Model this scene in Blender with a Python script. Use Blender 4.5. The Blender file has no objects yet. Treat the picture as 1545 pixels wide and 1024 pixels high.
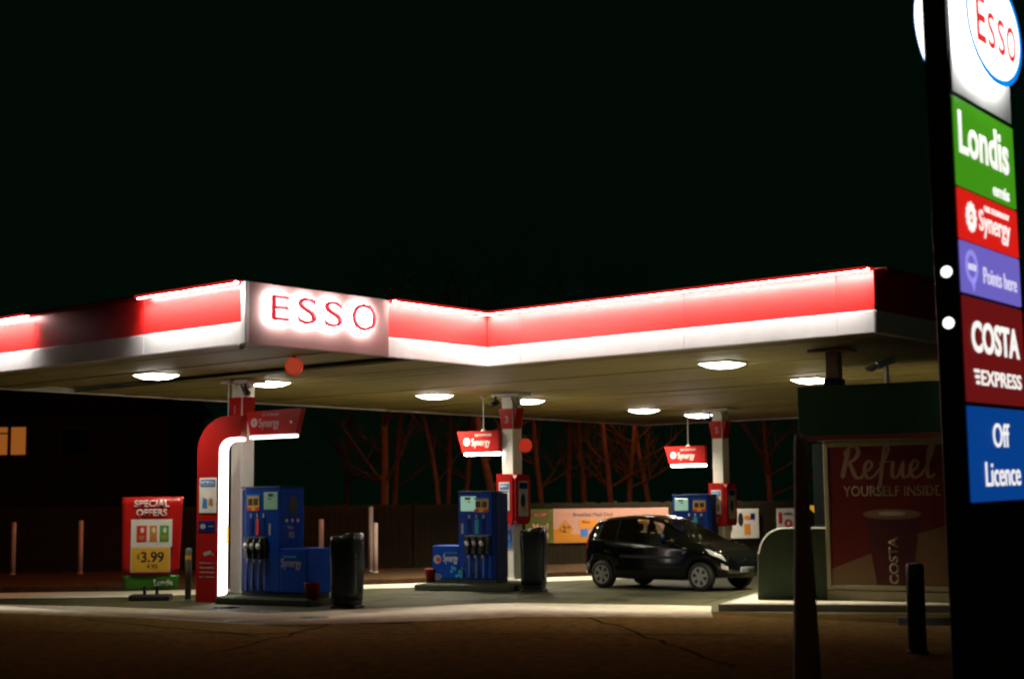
import bpy, bmesh, math, random
from mathutils import Matrix, Vector
random.seed(7)
sc = bpy.context.scene
C = sc.collection
R = math.radians

# ------------------------------------------------------------------ camera, sky, exposure
PITCH, ROLL = 0.108, 0.009
cam_d = bpy.data.cameras.new("camera")
cam = bpy.data.objects.new("camera", cam_d)
C.objects.link(cam)
cam.matrix_world = (Matrix.Translation((0, 0, 1.68)) @ Matrix.Rotation(math.pi / 2 + PITCH, 4, 'X')
                    @ Matrix.Rotation(-ROLL, 4, 'Z'))
cam_d.sensor_width = 36
cam_d.lens = 2268 / 1545 * 36
cam_d.clip_start = 0.1
cam_d.clip_end = 1500
cam_d.dof.use_dof = True
cam_d.dof.focus_distance = 27
cam_d.dof.aperture_fstop = 1.7
sc.camera = cam

w = bpy.data.worlds.new("World")
sc.world = w
w.use_nodes = True
nt = w.node_tree
nt.nodes.clear()
out = nt.nodes.new("ShaderNodeOutputWorld")
bg = nt.nodes.new("ShaderNodeBackground")
sky = nt.nodes.new("ShaderNodeTexSky")
sky.sky_type = 'NISHITA'
sky.sun_disc = False
sky.sun_elevation = R(-6)
sky.sun_rotation = R(200)
bg.inputs[1].default_value = 0.002
bg2 = nt.nodes.new("ShaderNodeBackground")          # night glow of the sky over the town
bg2.inputs[0].default_value = (0.16, 1.0, 0.44, 1)
bg2.inputs[1].default_value = 0.0028
add = nt.nodes.new("ShaderNodeAddShader")
nt.links.new(sky.outputs[0], bg.inputs[0])
nt.links.new(bg.outputs[0], add.inputs[0])
nt.links.new(bg2.outputs[0], add.inputs[1])
nt.links.new(add.outputs[0], out.inputs[0])

sun_d = bpy.data.lights.new("sun", 'SUN')            # the far sodium glow of the town behind the camera
sun_d.energy = 0.025
sun_d.color = (1.0, 0.42, 0.14)
sun_d.angle = R(12)
sun = bpy.data.objects.new("sun", sun_d)
C.objects.link(sun)
sun.rotation_euler = (R(58), 0, R(-28))

sc.view_settings.view_transform = 'Standard'
sc.view_settings.look = 'None'
sc.view_settings.exposure = 0
sc.view_settings.gamma = 1
LAMP_W, LAMP_SPREAD = 160, 122
STRIP_W, STRIP_SPREAD = 14, 122         # the fascia strip lights, per metre          # the canopy luminaires, used by their builder
sc.render.engine = 'CYCLES'
sc.cycles.use_denoising = True
sc.cycles.filter_width = 2.3
sc.cycles.max_bounces = 8
sc.cycles.sample_clamp_indirect = 6

# ------------------------------------------------------------------ materials
def mat(name, col, rough=0.5, metal=0.0, emit=None, es=0.0, noise=0.0, scale=8.0, bump=0.0, bscale=60.0, spec=0.5, coat=0.0, stain=0.0, trans=0.0):
    m = bpy.data.materials.new(name)
    m.use_nodes = True
    n = m.node_tree.nodes
    L = m.node_tree.links
    b = n["Principled BSDF"]
    b.inputs["Base Color"].default_value = (*col, 1)
    b.inputs["Roughness"].default_value = rough
    b.inputs["Metallic"].default_value = metal
    b.inputs["Specular IOR Level"].default_value = spec
    b.inputs["Coat Weight"].default_value = coat
    b.inputs["Transmission Weight"].default_value = trans
    if emit:
        b.inputs["Emission Color"].default_value = (*emit, 1)
        b.inputs["Emission Strength"].default_value = es
    if noise or bump or stain:
        tc = n.new("ShaderNodeTexCoord")
    if noise or stain:
        t = n.new("ShaderNodeTexNoise")
        t.inputs["Scale"].default_value = scale
        t.inputs["Detail"].default_value = 8
        t.inputs["Roughness"].default_value = 0.65
        L.new(tc.outputs["Object"], t.inputs["Vector"])
        r = n.new("ShaderNodeMapRange")
        r.inputs[1].default_value = 0.3
        r.inputs[2].default_value = 0.7
        r.inputs[3].default_value = 1 - noise
        r.inputs[4].default_value = 1 + noise
        L.new(t.outputs["Fac"], r.inputs[0])
        last = r.outputs[0]
        if stain:
            t2 = n.new("ShaderNodeTexNoise")
            t2.inputs["Scale"].default_value = scale * 0.17
            t2.inputs["Detail"].default_value = 5
            L.new(tc.outputs["Object"], t2.inputs["Vector"])
            r2 = n.new("ShaderNodeMapRange")
            r2.inputs[1].default_value = 0.36
            r2.inputs[2].default_value = 0.62
            r2.inputs[3].default_value = 1 - stain
            r2.inputs[4].default_value = 1
            L.new(t2.outputs["Fac"], r2.inputs[0])
            mm = n.new("ShaderNodeMath")
            mm.operation = 'MULTIPLY'
            L.new(last, mm.inputs[0])
            L.new(r2.outputs[0], mm.inputs[1])
            last = mm.outputs[0]
        mx = n.new("ShaderNodeVectorMath")
        mx.operation = 'SCALE'
        mx.inputs[0].default_value = col
        L.new(last, mx.inputs["Scale"])
        L.new(mx.outputs[0], b.inputs["Base Color"])
    if bump:
        t3 = n.new("ShaderNodeTexNoise")
        t3.inputs["Scale"].default_value = bscale
        t3.inputs["Detail"].default_value = 6
        L.new(tc.outputs["Object"], t3.inputs["Vector"])
        bp = n.new("ShaderNodeBump")
        bp.inputs["Strength"].default_value = bump
        bp.inputs["Distance"].default_value = 0.01
        L.new(t3.outputs["Fac"], bp.inputs["Height"])
        L.new(bp.outputs[0], b.inputs["Normal"])
    return m

M = {}
M['asphalt'] = mat('asphalt', (.08, .049, .016), .9, spec=.0, noise=.4, scale=34, bump=.9, bscale=70, stain=.4)
M['forecourt'] = mat('forecourt paving', (.068, .066, .03), .6, spec=.22, noise=.3, scale=3, bump=.35, bscale=40, stain=.4)
M['concrete'] = mat('pale concrete', (.62, .56, .43), .75, spec=.3, noise=.16, scale=4, bump=.25, bscale=50, stain=.2)
M['kerb'] = mat('kerb concrete', (.3, .28, .23), .8, noise=.2, scale=6, bump=.3)
M['islekerb'] = mat('island kerb', (.04, .05, .032), .75, spec=.2, noise=.25, scale=6, bump=.3)
M['verge'] = mat('verge soil', (.06, .032, .014), .95, spec=.1, noise=.5, scale=6, bump=1, bscale=20)
M['water'] = mat('puddle water', (.015, .015, .012), .06, spec=.6)
M['tar'] = mat('tar', (.016, .011, .006), 1.0, spec=0.0)
M['joint'] = mat('slab joint', (.03, .03, .018), .8, spec=.1)
M['oil'] = mat('oil stain', (.03, .03, .016), .45, spec=.3, noise=.4, scale=6)
M['roadpaint'] = mat('worn road paint', (.065, .042, .02), .9, spec=0.0, noise=.7, scale=14)
M['steelcover'] = mat('cover steel', (.16, .165, .15), .6, .0, spec=.2, noise=.3, scale=12)
M['soffit'] = mat('soffit sheet', (.29, .25, .075), .6, noise=.1, scale=1.2, stain=.16)
M['red'] = mat('red fascia', (.64, .013, .011), .42, spec=.75, noise=.15, scale=5)
M['redlip'] = mat('lit red lip', (.62, .015, .012), .4, emit=(1, .03, .025), es=.55)
M['redlipoff'] = mat('unlit red lip', (.3, .012, .012), .4)
M['white'] = mat('white fascia', (.8, .8, .78), .4, noise=.06, scale=3, stain=.08)
M['signpanel'] = mat('sign panel', (.27, .17, .16), .45, noise=.06, scale=3)
M['led'] = mat('led strip', (.9, .9, .9), .5, emit=(1, .95, .9), es=55)
M['ledred'] = mat('rear led strip', (.9, .3, .2), .5, emit=(1, .36, .09), es=44)
M['lamp'] = mat('canopy lamp', (.9, .9, .9), .5, emit=(1, .93, .82), es=28)
M['archled'] = mat('arch light', (.9, .9, .9), .5, emit=(1, .95, .9), es=6)
M['tube'] = mat('sign tube', (.9, .9, .9), .5, emit=(1, .95, .9), es=45)
M['bucketred'] = mat('bucket red', (.2, .008, .006), .5, spec=.2)
M['halo'] = mat('letter back light', (.9, .9, .9), .5, emit=(1, .96, .93), es=75)
M['letterred'] = mat('letter red', (.7, .05, .07), .4, emit=(1, .05, .09), es=.55)
M['paintwhite'] = mat('white column paint', (.72, .71, .62), .4, noise=.06, scale=6, stain=.12)
M['redpaint'] = mat('red housing', (.36, .01, .009), .4, spec=.2, noise=.08, scale=4)
M['blue'] = mat('pump blue', (.004, .048, .34), .42, spec=.12, noise=.08, scale=5)
M['bluedark'] = mat('pump dark blue', (.004, .02, .13), .45, spec=.12)
M['black'] = mat('black plastic', (.012, .014, .014), .4, noise=.2, scale=10)
M['rubber'] = mat('rubber', (.012, .012, .012), .65)
M['bag'] = mat('black bin bag', (.01, .016, .018), .22, bump=.9, bscale=14)
M['textwhite'] = mat('white print', (.75, .75, .72), .5)
M['textgrey'] = mat('grey print', (.35, .36, .35), .5)
M['display'] = mat('pump display', (.25, .4, .32), .3, emit=(.42, .78, .6), es=.38)
M['displaydim'] = mat('pump display dim', (.2, .3, .22), .3, emit=(.3, .6, .36), es=.12)
M['yellow'] = mat('yellow print', (.75, .42, .03), .5)
M['orange'] = mat('orange print', (.75, .26, .03), .55)
M['printred'] = mat('red print', (.6, .02, .02), .5)
M['printgreen'] = mat('green print', (.06, .32, .03), .5)
M['printdark'] = mat('dark print', (.02, .018, .02), .5)
M['printblue'] = mat('blue print', (.05, .2, .55), .5)
M['cyan'] = mat('cyan print', (.02, .35, .55), .5)
M['paper'] = mat('paper', (.72, .7, .64), .4, noise=.08, scale=7)
M['skin'] = mat('photo tan', (.42, .2, .08), .5)
M['bannerred'] = mat('vinyl red', (.5, .014, .012), .22, noise=.1, scale=4, bump=.5, bscale=5)
M['bannergreen'] = mat('vinyl green', (.045, .2, .015), .22, bump=.5, bscale=5)
M['olive'] = mat('olive vinyl', (.11, .11, .008), .5, noise=.1, scale=3)
M['pink'] = mat('pale vinyl', (.6, .3, .22), .5, noise=.06, scale=3)
M['amber'] = mat('amber vinyl', (.6, .22, .012), .5)
M['fence'] = mat('dark fence timber', (.022, .016, .007), .9, spec=.15, noise=.35, scale=5, bump=.4)
M['bark'] = mat('bark', (.11, .05, .025), .9, noise=.4, scale=8, bump=.8, bscale=25)
M['twig'] = mat('twig', (.06, .026, .014), .9)
M['pole'] = mat('pale pole paint', (.7, .5, .42), .5, noise=.12, scale=8)
M['postgrey'] = mat('post grey', (.13, .13, .11), .5, noise=.2, scale=8)
M['brick'] = mat('house brick', (.12, .06, .04), .9, noise=.3, scale=8)
M['rooftile'] = mat('roof tile', (.06, .04, .035), .9, noise=.3, scale=6)
M['window'] = mat('lit curtain', (.6, .3, .1), .8, emit=(1, .3, .045), es=.26, noise=.3, scale=9)
M['frame'] = mat('window frame', (.25, .2, .15), .6)
M['carpaint'] = mat('black car paint', (.003, .004, .004), .1, spec=.3, coat=.25)
M['glass'] = mat('car glass', (.012, .016, .014), .03, spec=.8)
def glass_mat(name, tint):
    m = bpy.data.materials.new(name)
    m.use_nodes = True
    n, L = m.node_tree.nodes, m.node_tree.links
    n.clear()
    o_ = n.new('ShaderNodeOutputMaterial')
    t_ = n.new('ShaderNodeBsdfTransparent'); t_.inputs[0].default_value = (*tint, 1)
    g_ = n.new('ShaderNodeBsdfGlossy'); g_.inputs['Roughness'].default_value = .02; g_.inputs[0].default_value = (.9, .95, .9, 1)
    f_ = n.new('ShaderNodeFresnel'); f_.inputs[0].default_value = 1.4
    x_ = n.new('ShaderNodeMixShader')
    L.new(f_.outputs[0], x_.inputs[0]); L.new(t_.outputs[0], x_.inputs[1]); L.new(g_.outputs[0], x_.inputs[2]); L.new(x_.outputs[0], o_.inputs[0])
    return m
M['glass'] = glass_mat('car glass', (.4, .46, .42))
M['fabric'] = mat('seat fabric', (.02, .02, .022), .9)
M['trim'] = mat('car trim', (.012, .012, .012), .5)
M['chrome'] = mat('bright metal', (.75, .75, .74), .18, 1.0)
M['rim'] = mat('alloy', (.5, .5, .47), .35, .7)
M['headlamp'] = mat('headlamp lens', (.75, .75, .72), .12, .35, coat=1)
M['taillamp'] = mat('tail lamp lens', (.35, .01, .008), .15, coat=1)
M['plate'] = mat('number plate', (.6, .6, .6), .4)
M['kioskgreen'] = mat('kiosk green', (.012, .075, .022), .45, noise=.1, scale=3)
M['kioskred'] = mat('kiosk red trim', (.22, .035, .02), .5)
M['cream'] = mat('kiosk cream', (.25, .23, .125), .6, noise=.1, scale=4)
M['darkglass'] = mat('dark glass', (.01, .012, .012), .06)
M['postermaroon'] = mat('poster maroon', (.115, .012, .009), .55, spec=.2)
M['postercream'] = mat('poster cream', (.17, .105, .05), .55, spec=.2)
M['postertext'] = mat('poster lettering', (.27, .21, .13), .55, spec=.2)
M['cupred'] = mat('cup maroon', (.06, .006, .008), .45)
M['coffee'] = mat('coffee', (.22, .12, .06), .5)
M['foam'] = mat('milk foam', (.42, .38, .3), .5)
M['cabinet'] = mat('grey green cabinet', (.04, .06, .035), .6, spec=.2, noise=.12, scale=6)
M['cctvwhite'] = mat('camera white', (.85, .86, .82), .35)
M['pylon'] = mat('pylon black', (.01, .012, .011), .45, noise=.2, scale=3)
M['rust'] = mat('brown column paint', (.3, .19, .13), .5, noise=.15, scale=6)
M['redglow'] = mat('glowing red disc face', (.6, .05, .03), .35, emit=(1, .13, .05), es=.3)
M['redglowrim'] = mat('glowing red disc rim', (.5, .02, .01), .35, emit=(1, .05, .015), es=.3)
def em(name, c, s=1.0):
    m = mat(name, tuple(min(.7, x) for x in c), .35, emit=c, es=s, noise=.0)
    return m
M['e_white'] = em('lit white acrylic', (1, .99, .96), 2.2)
M['e_side'] = em('lit oval rim', (1, .99, .95), 9.0)
M['e_green'] = em('lit green acrylic', (.05, .27, .008), 1)
M['e_red'] = em('lit red acrylic', (.68, .012, .008), 1)
M['e_purple'] = em('lit purple acrylic', (.15, .12, .52), 1)
M['e_purple2'] = em('lit violet print', (.3, .27, .75), 1)
M['e_maroon'] = em('lit maroon acrylic', (.13, .006, .006), 1)
M['e_blue'] = em('lit blue acrylic', (.002, .045, .24), 1)
M['e_ring'] = em('lit blue ring', (.0, .25, .95), 1)
M['e_text'] = em('lit white lettering', (1, .97, .92), 1.0)
M['e_textdim'] = em('lit pale lettering', (.85, .8, .95), .8)
M['e_letter'] = em('lit red lettering', (.85, .03, .03), 1)
M['disc'] = em('bulkhead glass', (1, .97, .92), 2.2)

# ------------------------------------------------------------------ mesh helpers
class B:
    def __init__(s): s.bm = bmesh.new()
    def box(s, x0, x1, y0, y1, z0, z1, bev=0.0, seg=2):
        vs = [s.bm.verts.new((x, y, z)) for x in (x0, x1) for y in (y0, y1) for z in (z0, z1)]
        fs = [s.bm.faces.new([vs[i] for i in f]) for f in ((0, 1, 3, 2), (4, 6, 7, 5), (0, 4, 5, 1), (2, 3, 7, 6), (0, 2, 6, 4), (1, 5, 7, 3))]
        if bev:
            es = list({e for f in fs for e in f.edges})
            bmesh.ops.bevel(s.bm, geom=es, offset=bev, segments=seg, affect='EDGES', profile=.5)
        return s
    def prism(s, pts, y0, y1, axis='y'):
        # pts: outline in (x,z) when axis y, in (x,y) when axis z, in (y,z) when axis x
        def mk(a, b, t): return {'y': (a, t, b), 'z': (a, b, t), 'x': (t, a, b)}[axis]
        A = [s.bm.verts.new(mk(a, b, y0)) for a, b in pts]
        D = [s.bm.verts.new(mk(a, b, y1)) for a, b in pts]
        n = len(pts)
        s.bm.faces.new(A)
        s.bm.faces.new(D[::-1])
        for i in range(n):
            j = (i + 1) % n
            s.bm.faces.new((A[i], D[i], D[j], A[j]))
        return s
    def tube(s, pts, rads, n=8, cap=True):
        pts = [Vector(p) for p in pts]
        if not hasattr(rads, '__len__'): rads = [rads] * len(pts)
        prev = None
        up = None
        for i, p in enumerate(pts):
            d = (pts[min(i + 1, len(pts) - 1)] - pts[max(i - 1, 0)]).normalized()
            if up is None:
                up = d.orthogonal().normalized()
            up = (up - d * up.dot(d))
            up = up.normalized() if up.length > 1e-6 else d.orthogonal().normalized()
            sd = d.cross(up)
            ring = [s.bm.verts.new(p + (up * math.cos(2 * math.pi * k / n) + sd * math.sin(2 * math.pi * k / n)) * rads[i]) for k in range(n)]
            if prev:
                for k in range(n):
                    s.bm.faces.new((prev[k], prev[(k + 1) % n], ring[(k + 1) % n], ring[k]))
            elif cap: s.bm.faces.new(ring[::-1])
            prev = ring
        if cap: s.bm.faces.new(prev)
        return s
    def cyl(s, p0, p1, r0, r1=None, n=20): return s.tube([p0, p1], [r0, r0 if r1 is None else r1], n)
    def lathe(s, prof, n=24, c=(0, 0, 0)):
        prev = None
        for r, z in prof:
            ring = [s.bm.verts.new((c[0] + r * math.cos(2 * math.pi * k / n), c[1] + r * math.sin(2 * math.pi * k / n), c[2] + z)) for k in range(n)]
            if prev:
                for k in range(n): s.bm.faces.new((prev[k], prev[(k + 1) % n], ring[(k + 1) % n], ring[k]))
            else: s.bm.faces.new(ring[::-1])
            prev = ring
        s.bm.faces.new(prev)
        return s
    def poly(s, pts):
        s.bm.faces.new([s.bm.verts.new(p) for p in pts])
        return s
    def build(s, name, m, parent=None, smooth=False, loc=None, rotz=None, xf=None):
        bmesh.ops.remove_doubles(s.bm, verts=s.bm.verts, dist=1e-5)
        bmesh.ops.recalc_face_normals(s.bm, faces=s.bm.faces)
        if xf is not None: s.bm.transform(xf)
        me = bpy.data.meshes.new(name)
        s.bm.to_mesh(me)
        s.bm.free()
        me.materials.append(M[m])
        if smooth:
            for p in me.polygons: p.use_smooth = True
        o = bpy.data.objects.new(name, me)
        C.objects.link(o)
        if parent: o.parent = parent
        if loc: o.location = loc
        if rotz is not None: o.rotation_euler = (0, 0, rotz)
        return o

def tag(o, label=None, cat=None, group=None, kind=None):
    if label: o['label'] = label
    if cat: o['category'] = cat
    if group: o['group'] = group
    if kind: o['kind'] = kind
    return o
def thing(name, label, cat, loc=(0, 0, 0), rotz=0.0, group=None):
    o = bpy.data.objects.new(name, None)
    o.empty_display_size = .2
    C.objects.link(o)
    o.location = loc
    o.rotation_euler = (0, 0, rotz)
    return tag(o, label, cat, group)
def struct(o): return tag(o, kind='structure')
def children(o): return [c for c in list(bpy.data.objects) if c.parent == o]
def copy_tree(o, parent=None):
    c = o.copy()
    C.objects.link(c)
    if parent: c.parent = parent
    for ch in children(o): copy_tree(ch, c)
    return c

_txt = {}
def text_mesh(s, bold=0.0, spacing=1.0):
    key = (s, bold, spacing)
    if key not in _txt:
        cu = bpy.data.curves.new('lettering', 'FONT')
        cu.body = s
        cu.offset = bold
        cu.space_character = spacing
        cu.resolution_u = 4
        o = bpy.data.objects.new('lettering', cu)
        C.objects.link(o)
        me = bpy.data.meshes.new_from_object(o.evaluated_get(bpy.context.evaluated_depsgraph_get()))
        bpy.data.objects.remove(o)
        bpy.data.curves.remove(cu)
        _txt[key] = me
    return _txt[key]
def text(name, s, x, y, z, h, m, parent, wd=None, bold=0.012, depth=.004, rot=0.0, spacing=1.0, center=False, plane=None):
    """Raised lettering facing local -y: (x, z) lower left corner, h height of the drawn glyphs, wd width."""
    src = text_mesh(s, bold, spacing)
    bm = bmesh.new()
    bm.from_mesh(src)
    xs = [v.co.x for v in bm.verts]
    ys = [v.co.y for v in bm.verts]
    sx0, sx1, sy0, sy1 = min(xs), max(xs), min(ys), max(ys)
    ky = h / (sy1 - sy0)
    kx = wd / (sx1 - sx0) if wd else ky
    for v in bm.verts:
        v.co = Vector(((v.co.x - sx0) * kx, 0, (v.co.y - sy0) * ky))
    r = bmesh.ops.extrude_face_region(bm, geom=list(bm.faces))
    for e in r['geom']:
        if isinstance(e, bmesh.types.BMVert): e.co.y -= depth
    bmesh.ops.recalc_face_normals(bm, faces=bm.faces)
    width = (sx1 - sx0) * kx
    if center: x = x - width / 2
    X = Matrix.Translation((x, y, z)) @ Matrix.Rotation(-rot, 4, 'Y')
    if plane: X = plane @ X
    bm.transform(X)
    me = bpy.data.meshes.new(name)
    bm.to_mesh(me)
    bm.free()
    me.materials.append(M[m])
    o = bpy.data.objects.new(name, me)
    C.objects.link(o)
    if parent: o.parent = parent
    return o
def ellipse(cx, cz, a, b, n=40): return [(cx + a * math.cos(2 * math.pi * k / n), cz + b * math.sin(2 * math.pi * k / n)) for k in range(n)]
def ring_prism(bb, cx, cz, a, b, a2, b2, y0, y1, n=48):
    bm = bb.bm
    def rg(a, b, y): return [bm.verts.new((cx + a * math.cos(2 * math.pi * k / n), y, cz + b * math.sin(2 * math.pi * k / n))) for k in range(n)]
    o0, o1, i0, i1 = rg(a, b, y0), rg(a, b, y1), rg(a2, b2, y0), rg(a2, b2, y1)
    for k in range(n):
        j = (k + 1) % n
        bm.faces.new((o0[k], o0[j], i0[j], i0[k]))
        bm.faces.new((o1[k], i1[k], i1[j], o1[j]))
        bm.faces.new((o0[k], o1[k], o1[j], o0[j]))
        bm.faces.new((i0[k], i0[j], i1[j], i1[k]))
    return bb
def sunburst(bb, cx, cz, r, y0, y1):
    """the petalled round emblem: a ring of petals round a small ring"""
    for k in range(12):
        a = 2 * math.pi * k / 12
        bb.prism(ellipse(cx + .78 * r * math.cos(a), cz + .78 * r * math.sin(a), .2 * r, .2 * r, 8), y0, y1)
    ring_prism(bb, cx, cz, .62 * r, .62 * r, .38 * r, .38 * r, y0, y1, 20)
    bb.prism(ellipse(cx, cz, .16 * r, .16 * r, 10), y0, y1)
    return bb
def sheet(name, pts, z, m): return struct(B().poly([(x, y, z) for x, y in pts]).build(name, m))

# ------------------------------------------------------------------ ground
S = 900
struct(B().poly([(-S, -S, 0), (S, -S, 0), (S, S, 0), (-S, S, 0)]).build('ground', 'asphalt'))
ap_far = [(-9.7, 26.66), (-8.91, 26.38), (-7.36, 25.76), (-6.32, 25.23), (-5.07, 24.45), (-4.02, 23.81), (-3.19, 23.93), (-2.46, 24.42), (-1.68, 24.78), (-0.84, 25.31), (0.04, 25.6), (1.35, 25.1), (2.41, 24.72), (3.3, 24.3)]
ap_near = [(-9.32, 25.61), (-8.56, 25.36), (-7.05, 24.7), (-6.09, 24.29), (-4.85, 23.43), (-3.82, 22.64), (-3.02, 22.68), (-2.33, 23.12), (-1.6, 23.52), (-0.79, 23.92), (0.04, 24.25), (1.28, 23.73), (2.28, 23.39), (3.14, 23.2)]
ap_fade = [(-8.85, 24.34), (-8.14, 24.11), (-6.67, 23.38), (-5.76, 23.0), (-4.58, 22.11), (-3.61, 21.41), (-2.85, 21.44), (-2.17, 21.59), (-1.48, 21.75), (-0.73, 22.03), (0.04, 22.45), (1.2, 22.31), (2.15, 22.07), (3.0, 21.9)]
rear_near = [(-13.5, 27.4), (-10.19, 28.0), (-9.49, 28.09), (-8.28, 28.11), (-7.25, 28.16), (-6.09, 28.79), (-5.44, 29.32), (-3.04, 30.17), (-2.01, 30.6), (-0.49, 31.58), (0.91, 32.53), (1.63, 32.81), (3.28, 33.52), (5.67, 34.76), (10, 37)]
rear_far = [(-15, 29.2), (-10.82, 29.7), (-10.11, 29.92), (-8.85, 30.06), (-7.75, 30.11), (-6.45, 30.48), (-5.7, 30.71), (-3.18, 31.64), (-2.11, 32.11), (-0.52, 33.19), (0.96, 34.24), (1.72, 34.56), (3.46, 35.35), (6.0, 36.73), (10.2, 38.6)]
sheet('forecourt', [(-14, 28.2)] + ap_near + [(4.6, 22.5), (12, 21.8), (14, 38)] + rear_near[::-1], .004, 'forecourt')
def apron():
    """old concrete apron: worn towards the road, light falloff painted into the colour there and along it"""
    cols = []
    for i in range(len(ap_far) - 1):
        for k in range(6):
            t = k / 6
            cols.append([tuple(p[i][d] * (1 - t) + p[i + 1][d] * t for d in (0, 1)) for p in (ap_far, ap_near, ap_fade)])
    rows, wear_light, light_level = [], [], []
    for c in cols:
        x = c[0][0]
        dv = max(.75 + max(0, -6.0 - x) * .12, min(1, .75 + (x + 4.5) * .06))  # painted light level along the apron, lowest left of the middle
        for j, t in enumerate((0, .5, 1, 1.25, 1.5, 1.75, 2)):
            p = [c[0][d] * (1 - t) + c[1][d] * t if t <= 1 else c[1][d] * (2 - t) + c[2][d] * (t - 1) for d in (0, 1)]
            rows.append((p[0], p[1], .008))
            wear_light.append((1, 1, .93, .5, .22, .08, 0)[j])  # light dying off roadward, mixed into the worn edge colour
            light_level.append(dv)
    n = 7
    fs = [(i * n + j, (i + 1) * n + j, (i + 1) * n + j + 1, i * n + j + 1) for i in range(len(cols) - 1) for j in range(n - 1)]
    me = bpy.data.meshes.new('concrete_apron')
    me.from_pydata(rows, [], fs)
    for nm, vals in (('wear_light', wear_light), ('light_level', light_level)):
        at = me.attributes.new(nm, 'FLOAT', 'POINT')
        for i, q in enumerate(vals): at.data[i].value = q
    m = mat('worn light graded apron', (.52, .47, .36), .8, spec=.12, noise=.18, scale=5, bump=.3, bscale=50)
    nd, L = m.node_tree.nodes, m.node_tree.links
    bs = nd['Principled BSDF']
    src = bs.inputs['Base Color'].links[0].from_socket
    w_ = nd.new('ShaderNodeAttribute'); w_.attribute_name = 'wear_light'
    d_ = nd.new('ShaderNodeAttribute'); d_.attribute_name = 'light_level'
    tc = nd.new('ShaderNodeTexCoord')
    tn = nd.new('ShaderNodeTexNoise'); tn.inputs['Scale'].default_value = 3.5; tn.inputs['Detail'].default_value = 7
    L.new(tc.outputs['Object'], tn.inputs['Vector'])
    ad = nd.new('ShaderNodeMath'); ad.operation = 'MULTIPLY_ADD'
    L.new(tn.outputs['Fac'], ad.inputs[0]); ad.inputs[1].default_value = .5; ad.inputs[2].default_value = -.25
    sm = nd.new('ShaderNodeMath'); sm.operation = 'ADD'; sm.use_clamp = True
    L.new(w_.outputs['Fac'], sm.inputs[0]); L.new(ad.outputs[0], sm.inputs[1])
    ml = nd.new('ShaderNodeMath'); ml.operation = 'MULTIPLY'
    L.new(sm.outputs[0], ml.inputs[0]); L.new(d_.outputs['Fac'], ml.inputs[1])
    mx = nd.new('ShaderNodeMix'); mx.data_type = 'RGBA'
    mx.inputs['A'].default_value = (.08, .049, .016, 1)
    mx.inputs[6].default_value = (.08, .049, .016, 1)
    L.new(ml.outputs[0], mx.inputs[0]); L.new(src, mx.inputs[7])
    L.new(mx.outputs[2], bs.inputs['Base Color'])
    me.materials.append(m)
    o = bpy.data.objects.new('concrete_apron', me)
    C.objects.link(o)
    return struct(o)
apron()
sheet('concrete_drain_strip', rear_near[1:-1] + rear_far[::-1][1:-1], .008, 'concrete')
sheet('puddle', [(-4.95, 24.9), (-4.6, 24.75), (-4.5, 25.1), (-4.7, 25.3), (-4.95, 25.2)], .012, 'water')
struct(B().prism([(-15, 29.3)] + [(x, y + .1) for x, y in rear_far[1:]] + [(14, 46), (-22, 46)], -.05, .11, 'z').build('verge', 'verge'))
def line_mark(a, b, wd):
    a, b = Vector((*a, 0)), Vector((*b, 0))
    n = (b - a).normalized().cross(Vector((0, 0, 1))) * wd / 2
    sheet('road_marking', [(p.x, p.y) for p in (a - n, b - n, b + n, a + n)], .006, 'roadpaint')
line_mark((2.3, 18.05), (5.22, 21.71), .09)
line_mark((2.3, 18.05), (4.4, 17.45), .09)
line_mark((-4.3, 15.6), (-1.21, 21.96), .1)
line_mark((-1.21, 21.96), (.14, 23.2), .08)
for i, (x, y, wx, wy, a, lab) in enumerate([
        (-3.84, 24.0, .36, .4, .1, 'steel fill cover in the tarmac closest to the dark pump island'),
        (-2.98, 22.68, .42, .36, .1, 'steel cover in the tarmac in front of the left litter bin'),
        (-4.03, 22.2, .4, .36, -.1, 'steel cover in the tarmac nearest to the camera, left of the others')]):
    o = thing('access_cover', lab, 'cover', (x, y, 0), a, 'steel access covers in the tarmac')
    B().box(-wx / 2, wx / 2, -wy / 2, wy / 2, 0, .014, .004, 1).build('frame', 'steelcover', o)
    B().box(-wx / 2 + .05, wx / 2 - .05, -wy / 2 + .05, wy / 2 - .05, .0145, .02, .003, 1).build('plate', 'steelcover', o)
for pts in ([(-2.0, 22.9), (-1.0, 22.95), (-.9, 23.3), (-1.9, 23.25)], [(-2.2, 21.5), (-1.5, 21.4), (-1.4, 21.85), (-2.1, 21.9)]):
    o = sheet('tarmac_patch', pts, .0055, 'tar')
rk = random.Random(4)
def strip_path(name, pts, wd, z, m):
    P = [Vector((x, y, 0)) for x, y in pts]
    L_, R_ = [], []
    for i, p in enumerate(P):
        d = (P[min(i + 1, len(P) - 1)] - P[max(i - 1, 0)]).normalized()
        n = Vector((-d.y, d.x, 0)) * wd / 2 * rk.uniform(.7, 1.3)
        L_.append(p + n)
        R_.append(p - n)
    bb = B()
    for i in range(len(P) - 1): bb.poly([(q.x, q.y, z) for q in (L_[i], R_[i], R_[i + 1], L_[i + 1])])
    return struct(bb.build(name, m))
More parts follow.
